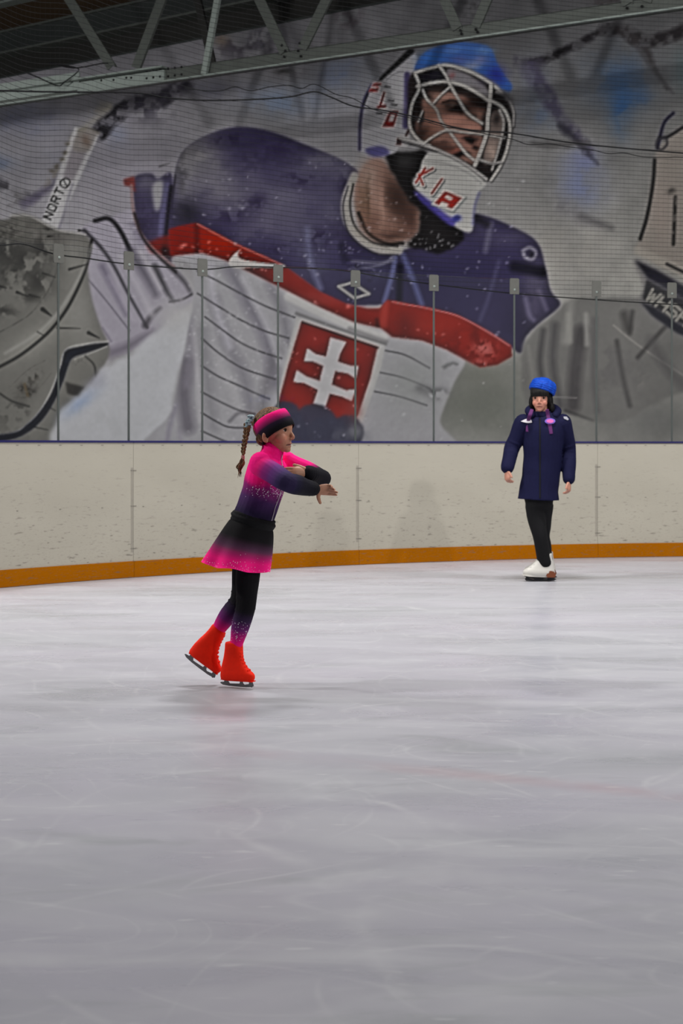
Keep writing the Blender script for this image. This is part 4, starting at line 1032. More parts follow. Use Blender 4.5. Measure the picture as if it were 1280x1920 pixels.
# near-even gain on the colours as read; the hall light's upward fade stays in
lin_img = np.where(IMG <= .04045, IMG / 12.92, ((np.clip(IMG, 0, 1) + .055) / 1.055) ** 2.4)
GAIN_TOP, GAIN_BOT = 1.85, 1.75
gain = GAIN_TOP + (GAIN_BOT - GAIN_TOP) * np.clip((GY - 80) / 560, 0, 1)
PRINT = np.clip(lin_img * gain[..., None], 0, .86)

def mural():
    u0 = (on_plane(-150, 100, WY, WS) - Vector((0, WY, 0))).dot(WD)
    u1 = (on_plane(1430, 100, WY, WS) - Vector((0, WY, 0))).dot(WD)
    step = .0165
    nu, nz = int((u1 - u0) / step), int((WZ - .35) / step)
    U, Z = np.meshgrid(np.linspace(u0, u1, nu), np.linspace(.35, WZ, nz))
    X = WD.x * U; Y = WY + WD.y * U
    px, py = 640 + FPX * X / Y, HOR - (Z - EYE) * FPX / Y
    fx = np.clip((px - MX0) / S_, 0, gw - 1.01); fy = np.clip((py - MY0) / S_, 0, gh - 1.01)
    ix, iy = fx.astype(int), fy.astype(int); tx = (fx - ix)[..., None]; ty = (fy - iy)[..., None]
    c = (PRINT[iy, ix] * (1 - tx) + PRINT[iy, ix + 1] * tx) * (1 - ty) + (PRINT[iy + 1, ix] * (1 - tx) + PRINT[iy + 1, ix + 1] * tx) * ty
    co = np.stack([X, Y, Z], -1).reshape(-1, 3)
    me = bpy.data.meshes.new('print')
    nq = (nu - 1) * (nz - 1)
    a = (np.arange(nz - 1)[:, None] * nu + np.arange(nu - 1)[None, :]).ravel()
    quads = np.stack([a, a + 1, a + nu + 1, a + nu], -1)
    me.vertices.add(len(co)); me.vertices.foreach_set('co', co.ravel())
    me.loops.add(nq * 4); me.loops.foreach_set('vertex_index', quads.ravel())
    me.polygons.add(nq); me.polygons.foreach_set('loop_start', np.arange(nq) * 4); me.polygons.foreach_set('loop_total', np.full(nq, 4))
    me.update(calc_edges=True)
    set_col(me, c.reshape(-1, 3))
    root = empty('mural', wall_pt((u0 + u1) / 2, .35))
    tag(root, 'huge printed mural of an ice hockey goalie in a navy, red and white jersey', 'mural')
    link('print', me, vcol('mural_print', .85, .06, .04, 6), root)
    build('backing_board', wall_box(u0, u1, .35, WZ, -.10, -.004), M['wall_dark'], root)
    build('top_batten', wall_box(u0, u1, WZ, WZ + .03, -.10, .012), M['galv_dark'], root)
mural()

# ------------------------------------------------------------------ people: shared builders
def V3(*a): return Vector(a)
M['jacket'] = vcol('ombre_jersey_cloth', .8, .12, .06, 160, .15)
M['skin'] = vcol('skin', .5, .35, .05, 90)
M['hair'] = None
def hair_mat(name, c0, c1, sc=(160, 160, 12)):
    m, nt, b = new_mat(name)
    tc = N(nt, 'ShaderNodeTexCoord'); mp = N(nt, 'ShaderNodeMapping'); mp.inputs['Scale'].default_value = sc
    mp.inputs['Rotation'].default_value = (0, .6, 0)
    no = N(nt, 'ShaderNodeTexNoise', Scale=1.0, Detail=3.0)
    mx = N(nt, 'ShaderNodeMix', data_type='RGBA'); mx.inputs[6].default_value = lin(c0) + (1,); mx.inputs[7].default_value = lin(c1) + (1,)
    nt.links.new(tc.outputs['Object'], mp.inputs[0]); nt.links.new(mp.outputs[0], no.inputs['Vector'])
    mr = N(nt, 'ShaderNodeMapRange'); mr.inputs[1].default_value = .35; mr.inputs[2].default_value = .65
    nt.links.new(no.outputs['Fac'], mr.inputs[0]); nt.links.new(mr.outputs[0], mx.inputs[0]); nt.links.new(mx.outputs[2], b.inputs['Base Color'])
    b.inputs['Roughness'].default_value = .6; b.inputs['Specular IOR Level'].default_value = .15
    bp = N(nt, 'ShaderNodeBump', Strength=.4, Distance=.003); nt.links.new(no.outputs['Fac'], bp.inputs['Height']); nt.links.new(bp.outputs[0], b.inputs['Normal'])
    return m
M['brown_hair'] = hair_mat('brown_hair', (48, 32, 20), (128, 94, 66))
M['black_hair'] = hair_mat('black_hair', (10, 9, 9), (26, 23, 22))
M['eye_white'] = plain('eye_white', (205, 196, 190), .25, .02)
M['iris'] = plain('dark_brown_iris', (38, 22, 14), .15, .1)
M['lash'] = plain('dark_lashes', (34, 22, 17), .8)
M['boot_red'] = plain('red_stretch_boot_cover', (246, 36, 6), .75, .10, 60, bump=.1)
M['boot_white'] = plain('white_boot_leather', (200, 197, 190), .45, .06, 20)
M['heel_brown'] = plain('brown_stacked_heel', (112, 62, 40), .6)
M['blade_dark'] = plain('dark_blade', (52, 52, 54), .4, .1, 40, metal=.6)
M['black_cloth'] = plain('black_leggings_cloth', (17, 17, 19), .85, .2, 80, bump=.1)
M['navy'] = plain('navy_padded_coat', (19, 20, 50), .8, .18, 40, bump=.15, spec=.12)
M['zip'] = plain('pale_zip', (205, 190, 200), .4)
M['stone'] = plain('rhinestones', (245, 235, 245), .12, .02)
M['scrunchie'] = hair_mat('patterned_blue_scrunchie', (60, 88, 98), (176, 196, 200), (90, 90, 90))
M['tie_pink'] = plain('pale_pink_hair_tie', (196, 140, 140), .7)
M['blue_wool'] = hair_mat('blue_knit_wool', (10, 46, 140), (20, 76, 182), (40, 40, 160))
M['purple_cord'] = plain('purple_drawstring', (88, 42, 92), .8, .25, 200)
M['white_print'] = plain('white_logo_print', (214, 210, 214), .6, .02)
M['pink_print'] = plain('pink_logo_print', (196, 96, 160), .6, .05)
M['violet_print'] = plain('violet_logo_print', (110, 90, 180), .6, .05)
M['grey_patch'] = plain('grey_sleeve_patch', (150, 150, 158), .6)

def hand(wrist, d, wd, side, ln=.125, curl=.25, spread=.14, thumb=(.55, .8), fold=(1, 1, 1, 1), rs=1.0):
    """palm and five fingers; d = pointing direction, wd = towards the thumb, side*(d x wd) = back of the hand"""
    d = Vector(d).normalized(); wd = Vector(wd); wd = (wd - d * d.dot(wd)).normalized(); nb = d.cross(wd) * side
    s = ln / .125
    w0 = Vector(wrist)
    parts = [loft([w0 - d * .02, w0 + d * .008 * s, w0 + d * .03 * s, w0 + d * .056 * s, w0 + d * .066 * s],
                  [.019 * s, .020 * s, .027 * s, .029 * s, .024 * s], [.015 * s, .0135 * s, .0135 * s, .012 * s, .0095 * s], wd, 14, 4)]
    for i, (o, L) in enumerate(zip((.0205, .0068, -.0068, -.0195), (.047, .054, .050, .039))):
        b = w0 + d * .058 * s + wd * (o * s)
        di = (d + wd * (o / .02 * spread)).normalized()
        pts = [b]; a = curl * .5 * fold[i]
        for q in (.45, .30, .25):
            a += curl * fold[i]
            pts.append(pts[-1] + (di * math.cos(a) - nb * math.sin(a)) * (L * s * q))
        parts.append(loft(pts, [.0072 * s * rs, .0066 * s * rs, .006 * s * rs, .0048 * s * rs], None, wd, 10, 3))
    b = w0 + d * .016 * s + wd * (.020 * s)
    td = (d * thumb[0] + wd * thumb[1] - nb * .25).normalized(); t2 = (td + d * .45).normalized()
    parts.append(loft([b - td * .008, b + td * .020 * s, b + td * .020 * s + t2 * .026 * s], [.0120 * s, .0098 * s, .0074 * s], None, wd, 10, 3))
    return parts

def head_frame(yaw, pitch=0.0, roll=0.0):
    """yaw turns the face from +X towards the viewer (-Y)"""
    F = Vector((math.cos(yaw), -math.sin(yaw), 0)); L = Vector((math.sin(yaw), math.cos(yaw), 0)); U = Vector((0, 0, 1))
    q = Matrix.Rotation(-pitch, 3, L)
    F, U = q @ F, q @ U
    q = Matrix.Rotation(roll, 3, F)
    return F, q @ L, q @ U

def head_parts(o, ax, s=1.0):
    F, L, U = ax
    at = lambda x, y, z: o + F * (x * s) + L * (y * s) + U * (z * s)
    r = lambda *v: tuple(q * s for q in v)
    parts = [ell(at(-.008, 0, .022), r(.092, .073, .084), ax, 24, 16),
             ell(at(.030, 0, .005), r(.062, .062, .070), ax, 20, 12),
             ell(at(.034, 0, -.050), r(.052, .049, .055), ax, 20, 12),
             ell(at(.050, 0, -.075), r(.034, .034, .032), ax), ell(at(.066, 0, -.094), r(.018, .020, .016), ax),
             loft([at(.080, 0, .002), at(.0905, 0, -.018), at(.0975, 0, -.034), at(.0985, 0, -.040)], r(.008, .0078, .0092, .0080), r(.007, .007, .0095, .008), L, 12, 3),
             ell(at(.0895, .0085, -.0445), r(.009, .0065, .0062), ax, 10, 6), ell(at(.0895, -.0085, -.0445), r(.009, .0065, .0062), ax, 10, 6),
             loft([at(.066, .021, -.071), at(.080, .010, -.0665), at(.0845, 0, -.066), at(.080, -.010, -.0665), at(.066, -.021, -.071)], r(.005, .0066, .0072, .0066, .005), r(.005, .006, .006, .006, .005), U, 10, 3),
             loft([at(.064, .018, -.076), at(.078, .009, -.0785), at(.081, 0, -.079), at(.078, -.009, -.0785), at(.064, -.018, -.076)], r(.005, .0064, .0072, .0064, .005), r(.005, .006, .006, .006, .005), U, 10, 3)]
    for sg in (-1, 1):
        parts.append(ell(at(.048, sg * .032, -.038), r(.030, .027, .030), ax))
        parts.append(loft([at(.058, sg * .050, .014), at(.076, sg * .032, .020), at(.083, sg * .012, .014)], r(.006, .008, .006), r(.007, .008, .007), U, 10, 3))
        e = (F * .35 + L * sg * .95).normalized()
        ea = (F * .90 - L * sg * .3, e, U)
        parts.append(ell(at(-.012, sg * .073, -.034), r(.017, .008, .027), (ea[0].normalized(), e, U), 14, 9))
        parts.append(ell(at(-.008, sg * .072, -.054), r(.010, .007, .009), (ea[0].normalized(), e, U), 10, 7))
    return parts, at

def face_finish(body, at, ax, s, skin, lip, blush):
    """sockets, nostrils, mouth line; colours of the skin"""
    F, L, U = ax
    co = get_co(body.data)
    Fn = np.array(F)
    for sg in (-1, 1):
        for c, dep, sx in ((at(.079, sg * .031, -.002), .0085, .0135), (at(-.010, sg * .082, -.034), .004, .007)):
            d2 = ((co - np.array(c)) ** 2).sum(1) / (sx * s) ** 2
            dirn = Fn if dep > .005 else np.array(L) * sg
            co -= dirn * (dep * s * np.exp(-d2))[:, None]
    rel = co - np.array(at(0, 0, 0))
    x, y, z = rel @ np.array(F) / s, rel @ np.array(L) / s, rel @ np.array(U) / s
    g = np.exp(-((z + .0725 + .0015 * np.abs(y) / .02) / .0022) ** 2) * (np.abs(y) < .024) * (x > .05) * (np.abs(z + .07) < .03)
    co -= Fn * (.0035 * s * g)[:, None]
    body.data.vertices.foreach_set('co', co.ravel()); body.data.update()
    base = np.array(lin(skin))
    col = np.tile(base, (len(co), 1))
    near = (np.abs(x) < .15) & (np.abs(y) < .12) & (np.abs(z) < .14)
    def tint(w_, c):
        w_ = (np.clip(w_, 0, 1) * near)[:, None]
        col[:] = col * (1 - w_) + np.array(lin(c)) * w_
    tint(.55 * np.exp(-(((x - .06) / .04) ** 2 + ((np.abs(y) - .04) / .028) ** 2 + ((z + .04) / .025) ** 2)), blush)
    tint(.45 * np.exp(-(((x - .103) / .012) ** 2 + (y / .014) ** 2 + ((z + .040) / .012) ** 2)), blush)
    tint(.8 * (x > .055) * np.exp(-((z + .0725) / .0085) ** 2) * np.exp(-(y / .020) ** 4), lip)
    tint(1.3 * g, (70, 30, 26))
    tint(.8 * np.exp(-(((x - .092) / .006) ** 2 + ((np.abs(y) - .006) / .004) ** 2 + ((z + .0505) / .003) ** 2)), (60, 30, 26))
    tint(.45 * (np.exp(-(((x - .074) / .016) ** 2 + ((np.abs(y) - .031) / .018) ** 2 + ((z + .002) / .011) ** 2))), (120, 78, 62))
    tint(.55 * (np.exp(-(((np.abs(y) - .033) / .019) ** 2 + ((z - .018 + .15 * (np.abs(y) - .03)) / .0035) ** 2)) * (x > .04)), (84, 56, 42))
    tint(.4 * np.exp(-(((x + .01) / .014) ** 2 + ((np.abs(y) - .078) / .008) ** 2 + ((z + .034) / .016) ** 2)), (150, 80, 66))
    set_col(body.data, col)

def eyes(at, ax, s, parent):
    F, L, U = ax
    for sg in (-1, 1):
        look = (F + L * sg * .34).normalized(); sd = U.cross(look).normalized()
        c = at(.0665, sg * .031, -.003)
        e = build('eye', ell(c, (.0115 * s, .0125 * s, .0095 * s), (look, sd, U), 14, 9), M['eye_white'], parent, True)
        build('iris', ell(c + look * (.0085 * s), (.0042 * s, .0078 * s, .0074 * s), (look, sd, U), 12, 7), M['iris'], parent, True)
        lid = [c + look * (.0108 * s) + sd * (q * .0125 * s) * 1 + U * ((.0068 - .006 * q * q) * s) - look * (.0045 * s * q * q) for q in (-1, -.6, -.2, .2, .6, 1)]
        build('upper_lash', loft(lid, [.0011 * s, .0017 * s, .002 * s, .002 * s, .0017 * s, .001 * s], None, U, 6, 3), M['lash'], parent, True)

def boot_vf(m, prof, n=24):
    """boot from stacked outlines: rows of height, back x, front x, half width"""
    rows = cat(prof, 4)
    V, F_ = [], []
    for h, xb, xf, w_ in rows:
        cxm, rx = (xb + xf) / 2, (xf - xb) / 2
        for j in range(n):
            t = 2 * math.pi * j / n
            c, s = math.cos(t), math.sin(t)
            ex = .72
            V.append(m @ Vector((cxm + rx * math.copysign(abs(c) ** ex, c), w_ * math.copysign(abs(s) ** ex, s) * (1 - .12 * c), h)))
    for i in range(len(rows) - 1):
        for j in range(n):
            F_.append((i * n + j, i * n + (j + 1) % n, (i + 1) * n + (j + 1) % n, (i + 1) * n + j))
    F_.append(tuple(range(n))[::-1]); F_.append(tuple(range((len(rows) - 1) * n, len(rows) * n)))
    return V, F_

def blade_vf(m, x0, x1, hs, s=1.0, th=.0042):
    """runner with a toe pick, two stanchions and mounting plates"""
    o = m @ Vector((0, 0, 0)); ax = (m.to_3x3() @ Vector((1, 0, 0))); an = (m.to_3x3() @ Vector((0, 1, 0))); ay = (m.to_3x3() @ Vector((0, 0, 1)))
    L = x1 - x0
    low = [(x0 - .016 * s, .012 * s), (x0, .004 * s), (x0 + .2 * L, .0005 * s), (x0 + .5 * L, 0), (x0 + .8 * L, .001 * s), (x1 - .012 * s, .004 * s), (x1 - .004 * s, .002 * s), (x1, .008 * s), (x1 + .004 * s, .007 * s), (x1 + .004 * s, .014 * s)]
    up = [(x1, .024 * s), (x1 - .004 * s, hs), (x1 - .020 * s, hs), (x1 - .022 * s, .018 * s), (x1 - .048 * s, .0125 * s), (x1 - .056 * s, .018 * s), (x1 - .060 * s, hs), (x1 - .072 * s, hs), (x1 - .076 * s, .016 * s),
          (x0 + .040 * s, .0125 * s), (x0 + .034 * s, .02 * s), (x0 + .030 * s, hs), (x0 + .010 * s, hs), (x0 + .008 * s, .019 * s), (x0 - .010 * s, .0165 * s)]
    ru = prism(low + up, o, ax, ay, an, th)
    p1 = box(o + ax * (x1 - .037 * s) + ay * (hs + .001), (.085 * s, .040 * s, .004), (ax, an, ay))
    p2 = box(o + ax * (x0 + .022 * s) + ay * (hs + .001), (.050 * s, .036 * s, .004), (ax, an, ay))
    return ru, (p1, p2)

def mat_from(o, F, L, U, s=1.0):
    m = Matrix((F * s, L * s, U * s)).transposed().to_4x4()
    m.translation = o
    return m

def fold_noise(o, amp, fr=14, seed=0):
    """gentle cloth unevenness along the normals"""
    me = o.data
    co = get_co(me)
    no = np.empty(len(co) * 3); me.vertices.foreach_get('normal', no); no = no.reshape(-1, 3)
    r = np.random.RandomState(seed)
    d = np.zeros(len(co))
    for k in range(7):
        kv = r.normal(size=3); kv = kv / np.linalg.norm(kv) * fr * r.uniform(.6, 1.9)
        d += np.sin(co @ kv + r.uniform(0, 6.28))
    co = co + no * (amp * d / 3)[:, None]
    me.vertices.foreach_set('co', co.ravel()); me.update()

def seg_param(co, pts):
    """for every vertex: distance to a polyline and arclength fraction along it"""
    P_ = np.array([tuple(p) for p in pts]); sl = np.linalg.norm(np.diff(P_, axis=0), axis=1); cum = np.r_[0, np.cumsum(sl)]
    best = np.full(len(co), 1e9); par = np.zeros(len(co))
    for i in range(len(P_) - 1):
        d = P_[i + 1] - P_[i]
        t = np.clip(((co - P_[i]) @ d) / (d @ d), 0, 1)
        q = np.linalg.norm(co - P_[i] - t[:, None] * d, axis=1)
        m = q < best
        best[m] = q[m]; par[m] = (cum[i] + t * sl[i])[m] / cum[-1]
    return best, par

def octa(p, n, r):
    n = Vector(n).normalized(); a = n.orthogonal().normalized(); b = n.cross(a)
    return [p + a * r, p + b * r, p - a * r, p - b * r, p + n * r * .8, p - n * r * .5], [(0, 1, 4), (1, 2, 4), (2, 3, 4), (3, 0, 4), (1, 0, 5), (2, 1, 5), (3, 2, 5), (0, 3, 5)]

# ------------------------------------------------------------------ the girl
GY0 = 6.79
def g(px, py, dy=0.0): return P(px, py, GY0 + dy)
def skater():
    YAW = math.radians(26)
    F = V3(math.cos(YAW), -math.sin(YAW), 0); L = V3(math.sin(YAW), math.cos(YAW), 0)
    root = empty('person', g(440, 1288, 0))
    tag(root, 'young girl figure skater in a pink to black ombre outfit gliding with folded arms', 'person')
    torso = [g(462, 1026), g(464, 1006), g(474, 975), g(483, 950), g(492, 922), g(499, 893), g(505, 868), g(509, 853)]
    tw = [.105, .122, .116, .110, .112, .120, .116, .060]; tdp = [.080, .092, .090, .086, .086, .085, .068, .048]
    rs, re, rw = g(488, 872, -.125), g(540, 905, -.235), g(587, 917, -.105)
    ls, le, lw = g(537, 866, .110), g(603, 897, .085), g(577, 887, -.085)
    rh, rk, ra = g(468, 1022, -.04), g(461, 1133, -.06), g(434, 1242, -.022)
    lh, lk, la = g(466, 1020, .05), g(450, 1122, .045), g(387, 1212, .06)
    neck = [g(509, 858), g(513, 838), g(515, 820)]
    ho = g(513.5, 806, -.005)
    hax = head_frame(math.radians(22), math.radians(1))
    hp, hat_ = head_parts(ho, hax, 1.0)
    ins = lambda q, e: [max(.004, v - e) for v in q]
    arm_r = dict(path=[rs, rs.lerp(re, .5), re, re.lerp(rw, .5), rw], r=[.047, .043, .039, .036, .027])
    arm_l = dict(path=[ls, ls.lerp(le, .5), le, le.lerp(lw, .5), lw], r=[.046, .042, .038, .035, .027])
    leg_r = dict(path=[rh, rh.lerp(rk, .5) + V3(0, .008, 0), rk, rk.lerp(ra, .35), rk.lerp(ra, .7), ra], r=[.056, .056, .044, .042, .035, .024])
    leg_l = dict(path=[lh, lh.lerp(lk, .5), lk, lk.lerp(la, .35), lk.lerp(la, .7), la], r=[.064, .057, .044, .042, .035, .024])
    # right hand: stretched forwards beyond the cuff, thumb hanging down; left hand lies flat on the right sleeve
    rhand = hand(rw + (rw - re).normalized() * .018, V3(.93, .30, .0), V3(-.25, .1, -1), 1, .122, .20, .05, (-.1, .95), (.9, 1.5, 2.3, 2.9), 1.2)
    lhand = hand(lw + (lw - le).normalized() * .014, V3(-1, -.42, .02), V3(.05, .35, .9), -1, .125, .08, .05, (.75, .5), (1, 1, 1, 1.2), 1.05)
    body_parts = hp + [loft(neck, [.040, .036, .036], None, L, 16, 4), loft(torso, ins(tw, .008), ins(tdp, .008), L, 20, 4)] + \
        [loft(a['path'], ins(a['r'], .008), None, V3(0, 0, 1), 14, 4) for a in (arm_r, arm_l)] + [loft(a['path'], ins(a['r'], .006), None, F, 16, 4) for a in (leg_r, leg_l)] + rhand + lhand
    body = union('body', body_parts, .0026, 4, M['skin'], root)
    face_finish(body, hat_, hax, 1.0, (180, 130, 104), (166, 92, 84), (202, 118, 98))
    eyes(hat_, hax, 1.0, root)

    # jacket
    def cloth_arm(a, e0, e1): return loft(a['path'], [v + e for v, e in zip(a['r'], np.linspace(e0, e1, len(a['r'])))], None, V3(0, 0, 1), 16, 5)
    jt = torso[2:]
    jp = [loft(jt, [v + .005 for v in tw[2:]], [v + .005 for v in tdp[2:]], L, 24, 5), cloth_arm(arm_r, .008, .008), cloth_arm(arm_l, .006, .007),
          loft([g(505, 866), g(509, 852), g(511, 846)], [.070, .060, .057], [.062, .056, .055], L, 20, 4),
          ell(rs + V3(0, 0, .004), (.056, .056, .058)), ell(ls, (.054, .054, .054))]
    for a in (arm_r, arm_l):                     # bunched cuffs and elbow creases
        w_ = a['path'][-1]; e = a['path'][2]; d = (w_ - e).normalized(); up = V3(0, 0, 1)
        for q, rr in ((.985, .037), (.88, .0395), (.76, .0405)):
            c = e.lerp(w_, q); b1 = (up - d * d.dot(up)).normalized(); b2 = d.cross(b1)
            jp.append(ell(c, (rr, rr, .011), (b1, b2, d), 16, 6))
    jk = union('jacket', jp, .0034, 3, M['jacket'], root)
    fold_noise(jk, .0026, 40, 4)
    co = get_co(jk.data)
    dt, pt = seg_param(co, [torso[2], torso[4], torso[5], torso[6], torso[7]])
    dr, p_r = seg_param(co, arm_r['path']); dl, p_l = seg_param(co, arm_l['path'])
    PK, PK2, PU, DP, NV = (255, 20, 132), (214, 20, 104), (112, 42, 108), (56, 32, 74), (21, 20, 30)
    ct = ramp(pt, [(0, (30, 26, 44)), (.12, (44, 32, 64)), (.32, (72, 40, 90)), (.52, (140, 32, 108)), (.66, (236, 22, 122)), (.75, PK), (1, PK)])
    cr = ramp(p_r, [(0, PK), (.08, (232, 24, 118)), (.18, (150, 40, 120)), (.30, (98, 48, 114)), (.45, (60, 44, 86)), (.56, (34, 31, 54)), (.68, (24, 22, 34)), (.80, NV), (1, (18, 17, 22))])
    cl_ = ramp(p_l, [(0, PK), (.30, PK), (.36, (170, 30, 110)), (.42, (40, 28, 50)), (.5, (20, 18, 26)), (1, (19, 18, 24))])
    k = np.clip((dt - dr + .012 - .03) / .03 + .5, 0, 1)[:, None]; k2 = (np.clip((dt - dl - .03) / .03 + .5, 0, 1) * np.clip((dr - dl) / .016 + .5, 0, 1))[:, None]
    c = ct * (1 - k) + cr * k; c = c * (1 - k2) + cl_ * k2
    set_col(jk.data, c)
    bv = BVHTree.FromPolygons([tuple(q) for q in co], [tuple(p.vertices) for p in jk.data.polygons])
    # collar standing around the neck, open at the front
    rings = []
    for i, (c0, ra_, rb_) in enumerate(((g(507, 861), .064, .060), (g(509, 852), .056, .054), (g(511, 843), .053, .051), (g(511.5, 838), .052, .050))):
        row = []
        for j in range(33):
            t = math.radians(8) + (2 * math.pi - math.radians(16)) * j / 32 if i else 2 * math.pi * (j / 32)
            open_ = math.radians((0, 10, 18, 22)[i])
            t = open_ + (2 * math.pi - 2 * open_) * j / 32
            p = c0 + F * (math.cos(t) * rb_) + L * (math.sin(t) * ra_) + V3(0, 0, -.016 * (i / 3) * math.cos(t)) + V3(0, 0, .0015 * math.sin(9 * t))
            row.append(p)
        rings.append(row)
    V_, F_ = [], []
    for off in (0, .004):
        for i, row in enumerate(rings):
            for p in row:
                dirn = (p - g(509, 850)); dirn.z = 0
                V_.append(p - dirn.normalized() * off)
    nr = 33; nn = 4 * nr
    for b0, flip in ((0, 0), (nn, 1)):
        for i in range(3):
            for j in range(nr - 1):
                q = (b0 + i * nr + j, b0 + i * nr + j + 1, b0 + (i + 1) * nr + j + 1, b0 + (i + 1) * nr + j)
                F_.append(q[::-1] if flip else q)
    for j in range(nr - 1): F_.append((3 * nr + j, 3 * nr + j + 1, nn + 3 * nr + j + 1, nn + 3 * nr + j))
    for j in (0, nr - 1):
        for i in range(3): F_.append((i * nr + j, (i + 1) * nr + j, nn + (i + 1) * nr + j, nn + i * nr + j))
    colr = build('collar', (V_, F_), M['jacket'], jk, True); set_col(colr.data, np.tile(np.array(lin(PK)), (len(V_), 1)))
    # zip down the front
    zp = []
    for px, py in ((509, 853), (506, 864), (503, 876), (499, 893), (495, 908), (492, 922), (488, 936), (483, 950), (478, 964), (474, 975)):
        o_ = g(px, py)
        hit = bv.ray_cast(o_, (F + L * .02).normalized(), .3)
        if hit[0]: zp.append(hit[0] + F * .0015)
    if len(zp) > 3: build('zip', loft(zp, .0024, .0018, L, 8, 4), M['zip'], jk, True)
    if zp: build('zip_pull', box(zp[2] + F * .004, (.004, .006, .014)), M['galv_light'], jk)
    # rhinestones across the chest
    rs_ = random.Random(5)
    st = []
    for i in range(150):
        o_ = g(492 + rs_.gauss(2, 3), 921 + rs_.gauss(0, 8))
        th = rs_.uniform(-.4, 1.9)
        dr_ = (F * math.cos(th) - L * math.sin(th) * 1).normalized()
        h_ = bv.ray_cast(o_, dr_, .13)
        if h_[0] and .05 < (h_[0] - o_).length < .118: st.append(octa(h_[0], h_[1], rs_.uniform(.0013, .0026)))
    if st: tag(build('rhinestones', join(*st), M['stone'], jk), kind='stuff')

    # leggings
    lp = [loft(a['path'][:4] + [a['path'][2].lerp(a['path'][5], .68)], [v + .003 for v in a['r'][:4]] + [.031], None, F, 18, 5) for a in (leg_r, leg_l)] + [loft(torso[:3], [.096, .104, .098], [.074, .080, .078], L, 20, 4)]
    for a in (leg_r, leg_l):                     # creases behind the knee and above the boot
        kn, an = a['path'][2], a['path'][5]; hp_ = a['path'][0]
        for q, rr in ((-.10, .051), (.03, .0495), (.13, .049), (.22, .048)):
            c0 = kn.lerp(an, q) if q >= 0 else kn.lerp(hp_, -q)
            d = (an - kn).normalized() if q >= 0 else (kn - hp_).normalized()
            b1 = (F - d * d.dot(F)).normalized(); b2 = d.cross(b1)
            lp.append(ell(c0, (rr, rr, .008), (b1, b2, d), 16, 6))
    lg = union('leggings', lp, .0034, 3, M['jacket'], root)
    fold_noise(lg, .0012, 50, 8)
    co = get_co(lg.data)
    dr, p_r = seg_param(co, leg_r['path'][2:]); dl, p_l = seg_param(co, leg_l['path'][2:])
    pr_ = np.where(dr < dl, p_r, p_l)
    set_col(lg.data, ramp(pr_, [(0, (17, 16, 19)), (.10, (20, 18, 24)), (.26, (52, 34, 66)), (.42, (108, 36, 104)), (.56, (196, 24, 116)), (.64, (236, 24, 124)), (1, (236, 24, 124))]))
    bl = BVHTree.FromPolygons([tuple(q) for q in co], [tuple(p.vertices) for p in lg.data.polygons])
    st = []
    for i in range(120):
        o_ = rk.lerp(ra, rs_.uniform(.26, .62)); th = rs_.uniform(0, 6.28)
        d_ = V3(math.cos(th), math.sin(th), rs_.uniform(-.1, .1)).normalized()
        h_ = bl.ray_cast(o_, d_, .08)
        if h_[0]: st.append(octa(h_[0], h_[1], rs_.uniform(.0012, .0023)))
    for a, fr_ in ((leg_r, .0), (leg_l, .0)):    # pink hems
        an, kn = a['path'][5], a['path'][2]
    if st: tag(build('rhinestones', join(*st), M['stone'], lg), kind='stuff')

    # skirt: flared with soft flutes
    top_c, hem_c = g(473, 981), g(445, 1063)
    rowsN, nt_ = 16, 96
    V_, F_ = [], []
    fl_hem = []
    for off in (0, -.003):
        for i in range(rowsN + 1):
            t = i / rowsN
            c0 = top_c.lerp(hem_c, t)
            ra_ = .112 + (.194 - .112) * t ** .75 + off; rb_ = .090 + (.143 - .090) * t ** .65 + off
            for j in range(nt_):
                th = 2 * math.pi * j / nt_
                wv = t ** 1.4 * (.015 * math.sin(5 * th + .6) + .006 * math.sin(9 * th + 2))
                cf_, sf_ = math.cos(th), math.sin(th)
                p = c0 + F * (cf_ * (rb_ + wv)) + L * (sf_ * (ra_ + wv))
                x = (p - c0).x
                p = p + V3(0, 0, -(.30 + (.17 - .30) * t) * x + t ** 3 * .006 * math.sin(5 * th + .6))
                V_.append(p)
    nn = (rowsN + 1) * nt_
    for b0, fl in ((0, 0), (nn, 1)):
        for i in range(rowsN):
            for j in range(nt_):
                q = (b0 + i * nt_ + j, b0 + i * nt_ + (j + 1) % nt_, b0 + (i + 1) * nt_ + (j + 1) % nt_, b0 + (i + 1) * nt_ + j)
                F_.append(q if fl else q[::-1])
    for j in range(nt_):
        j2 = (j + 1) % nt_
        F_.append((rowsN * nt_ + j, rowsN * nt_ + j2, nn + rowsN * nt_ + j2, nn + rowsN * nt_ + j)); F_.append((j, j2, nn + j2, nn + j))
    sk = build('skirt', (V_, F_), M['jacket'], root, True)
    tt = np.array([(v // nt_) / rowsN for v in range(nn)] * 2)
    set_col(sk.data, ramp(tt, [(0, (18, 17, 19)), (.34, (20, 18, 21)), (.55, (82, 50, 74)), (.70, (180, 30, 104)), (.82, (246, 22, 126)), (1, (252, 26, 132))]))
    st = []
    for i in range(190):
        j = rs_.randrange(nt_); i2 = rowsN - (abs(rs_.gauss(0, 1.4)) if rs_.random() < .8 else rs_.uniform(0, 6))
        i2 = max(0, min(rowsN - .15, i2)); i0 = int(i2); f_ = i2 - i0
        p = V_[i0 * nt_ + j].lerp(V_[min(rowsN, i0 + 1) * nt_ + j], f_)
        n_v = p - top_c.lerp(hem_c, i2 / rowsN); n_v.z *= .2
        st.append(octa(p, n_v, rs_.uniform(.0012, .0022)))
    tag(build('rhinestones', join(*st), M['stone'], sk), kind='stuff')
    # rolled waistband
    wbp = []
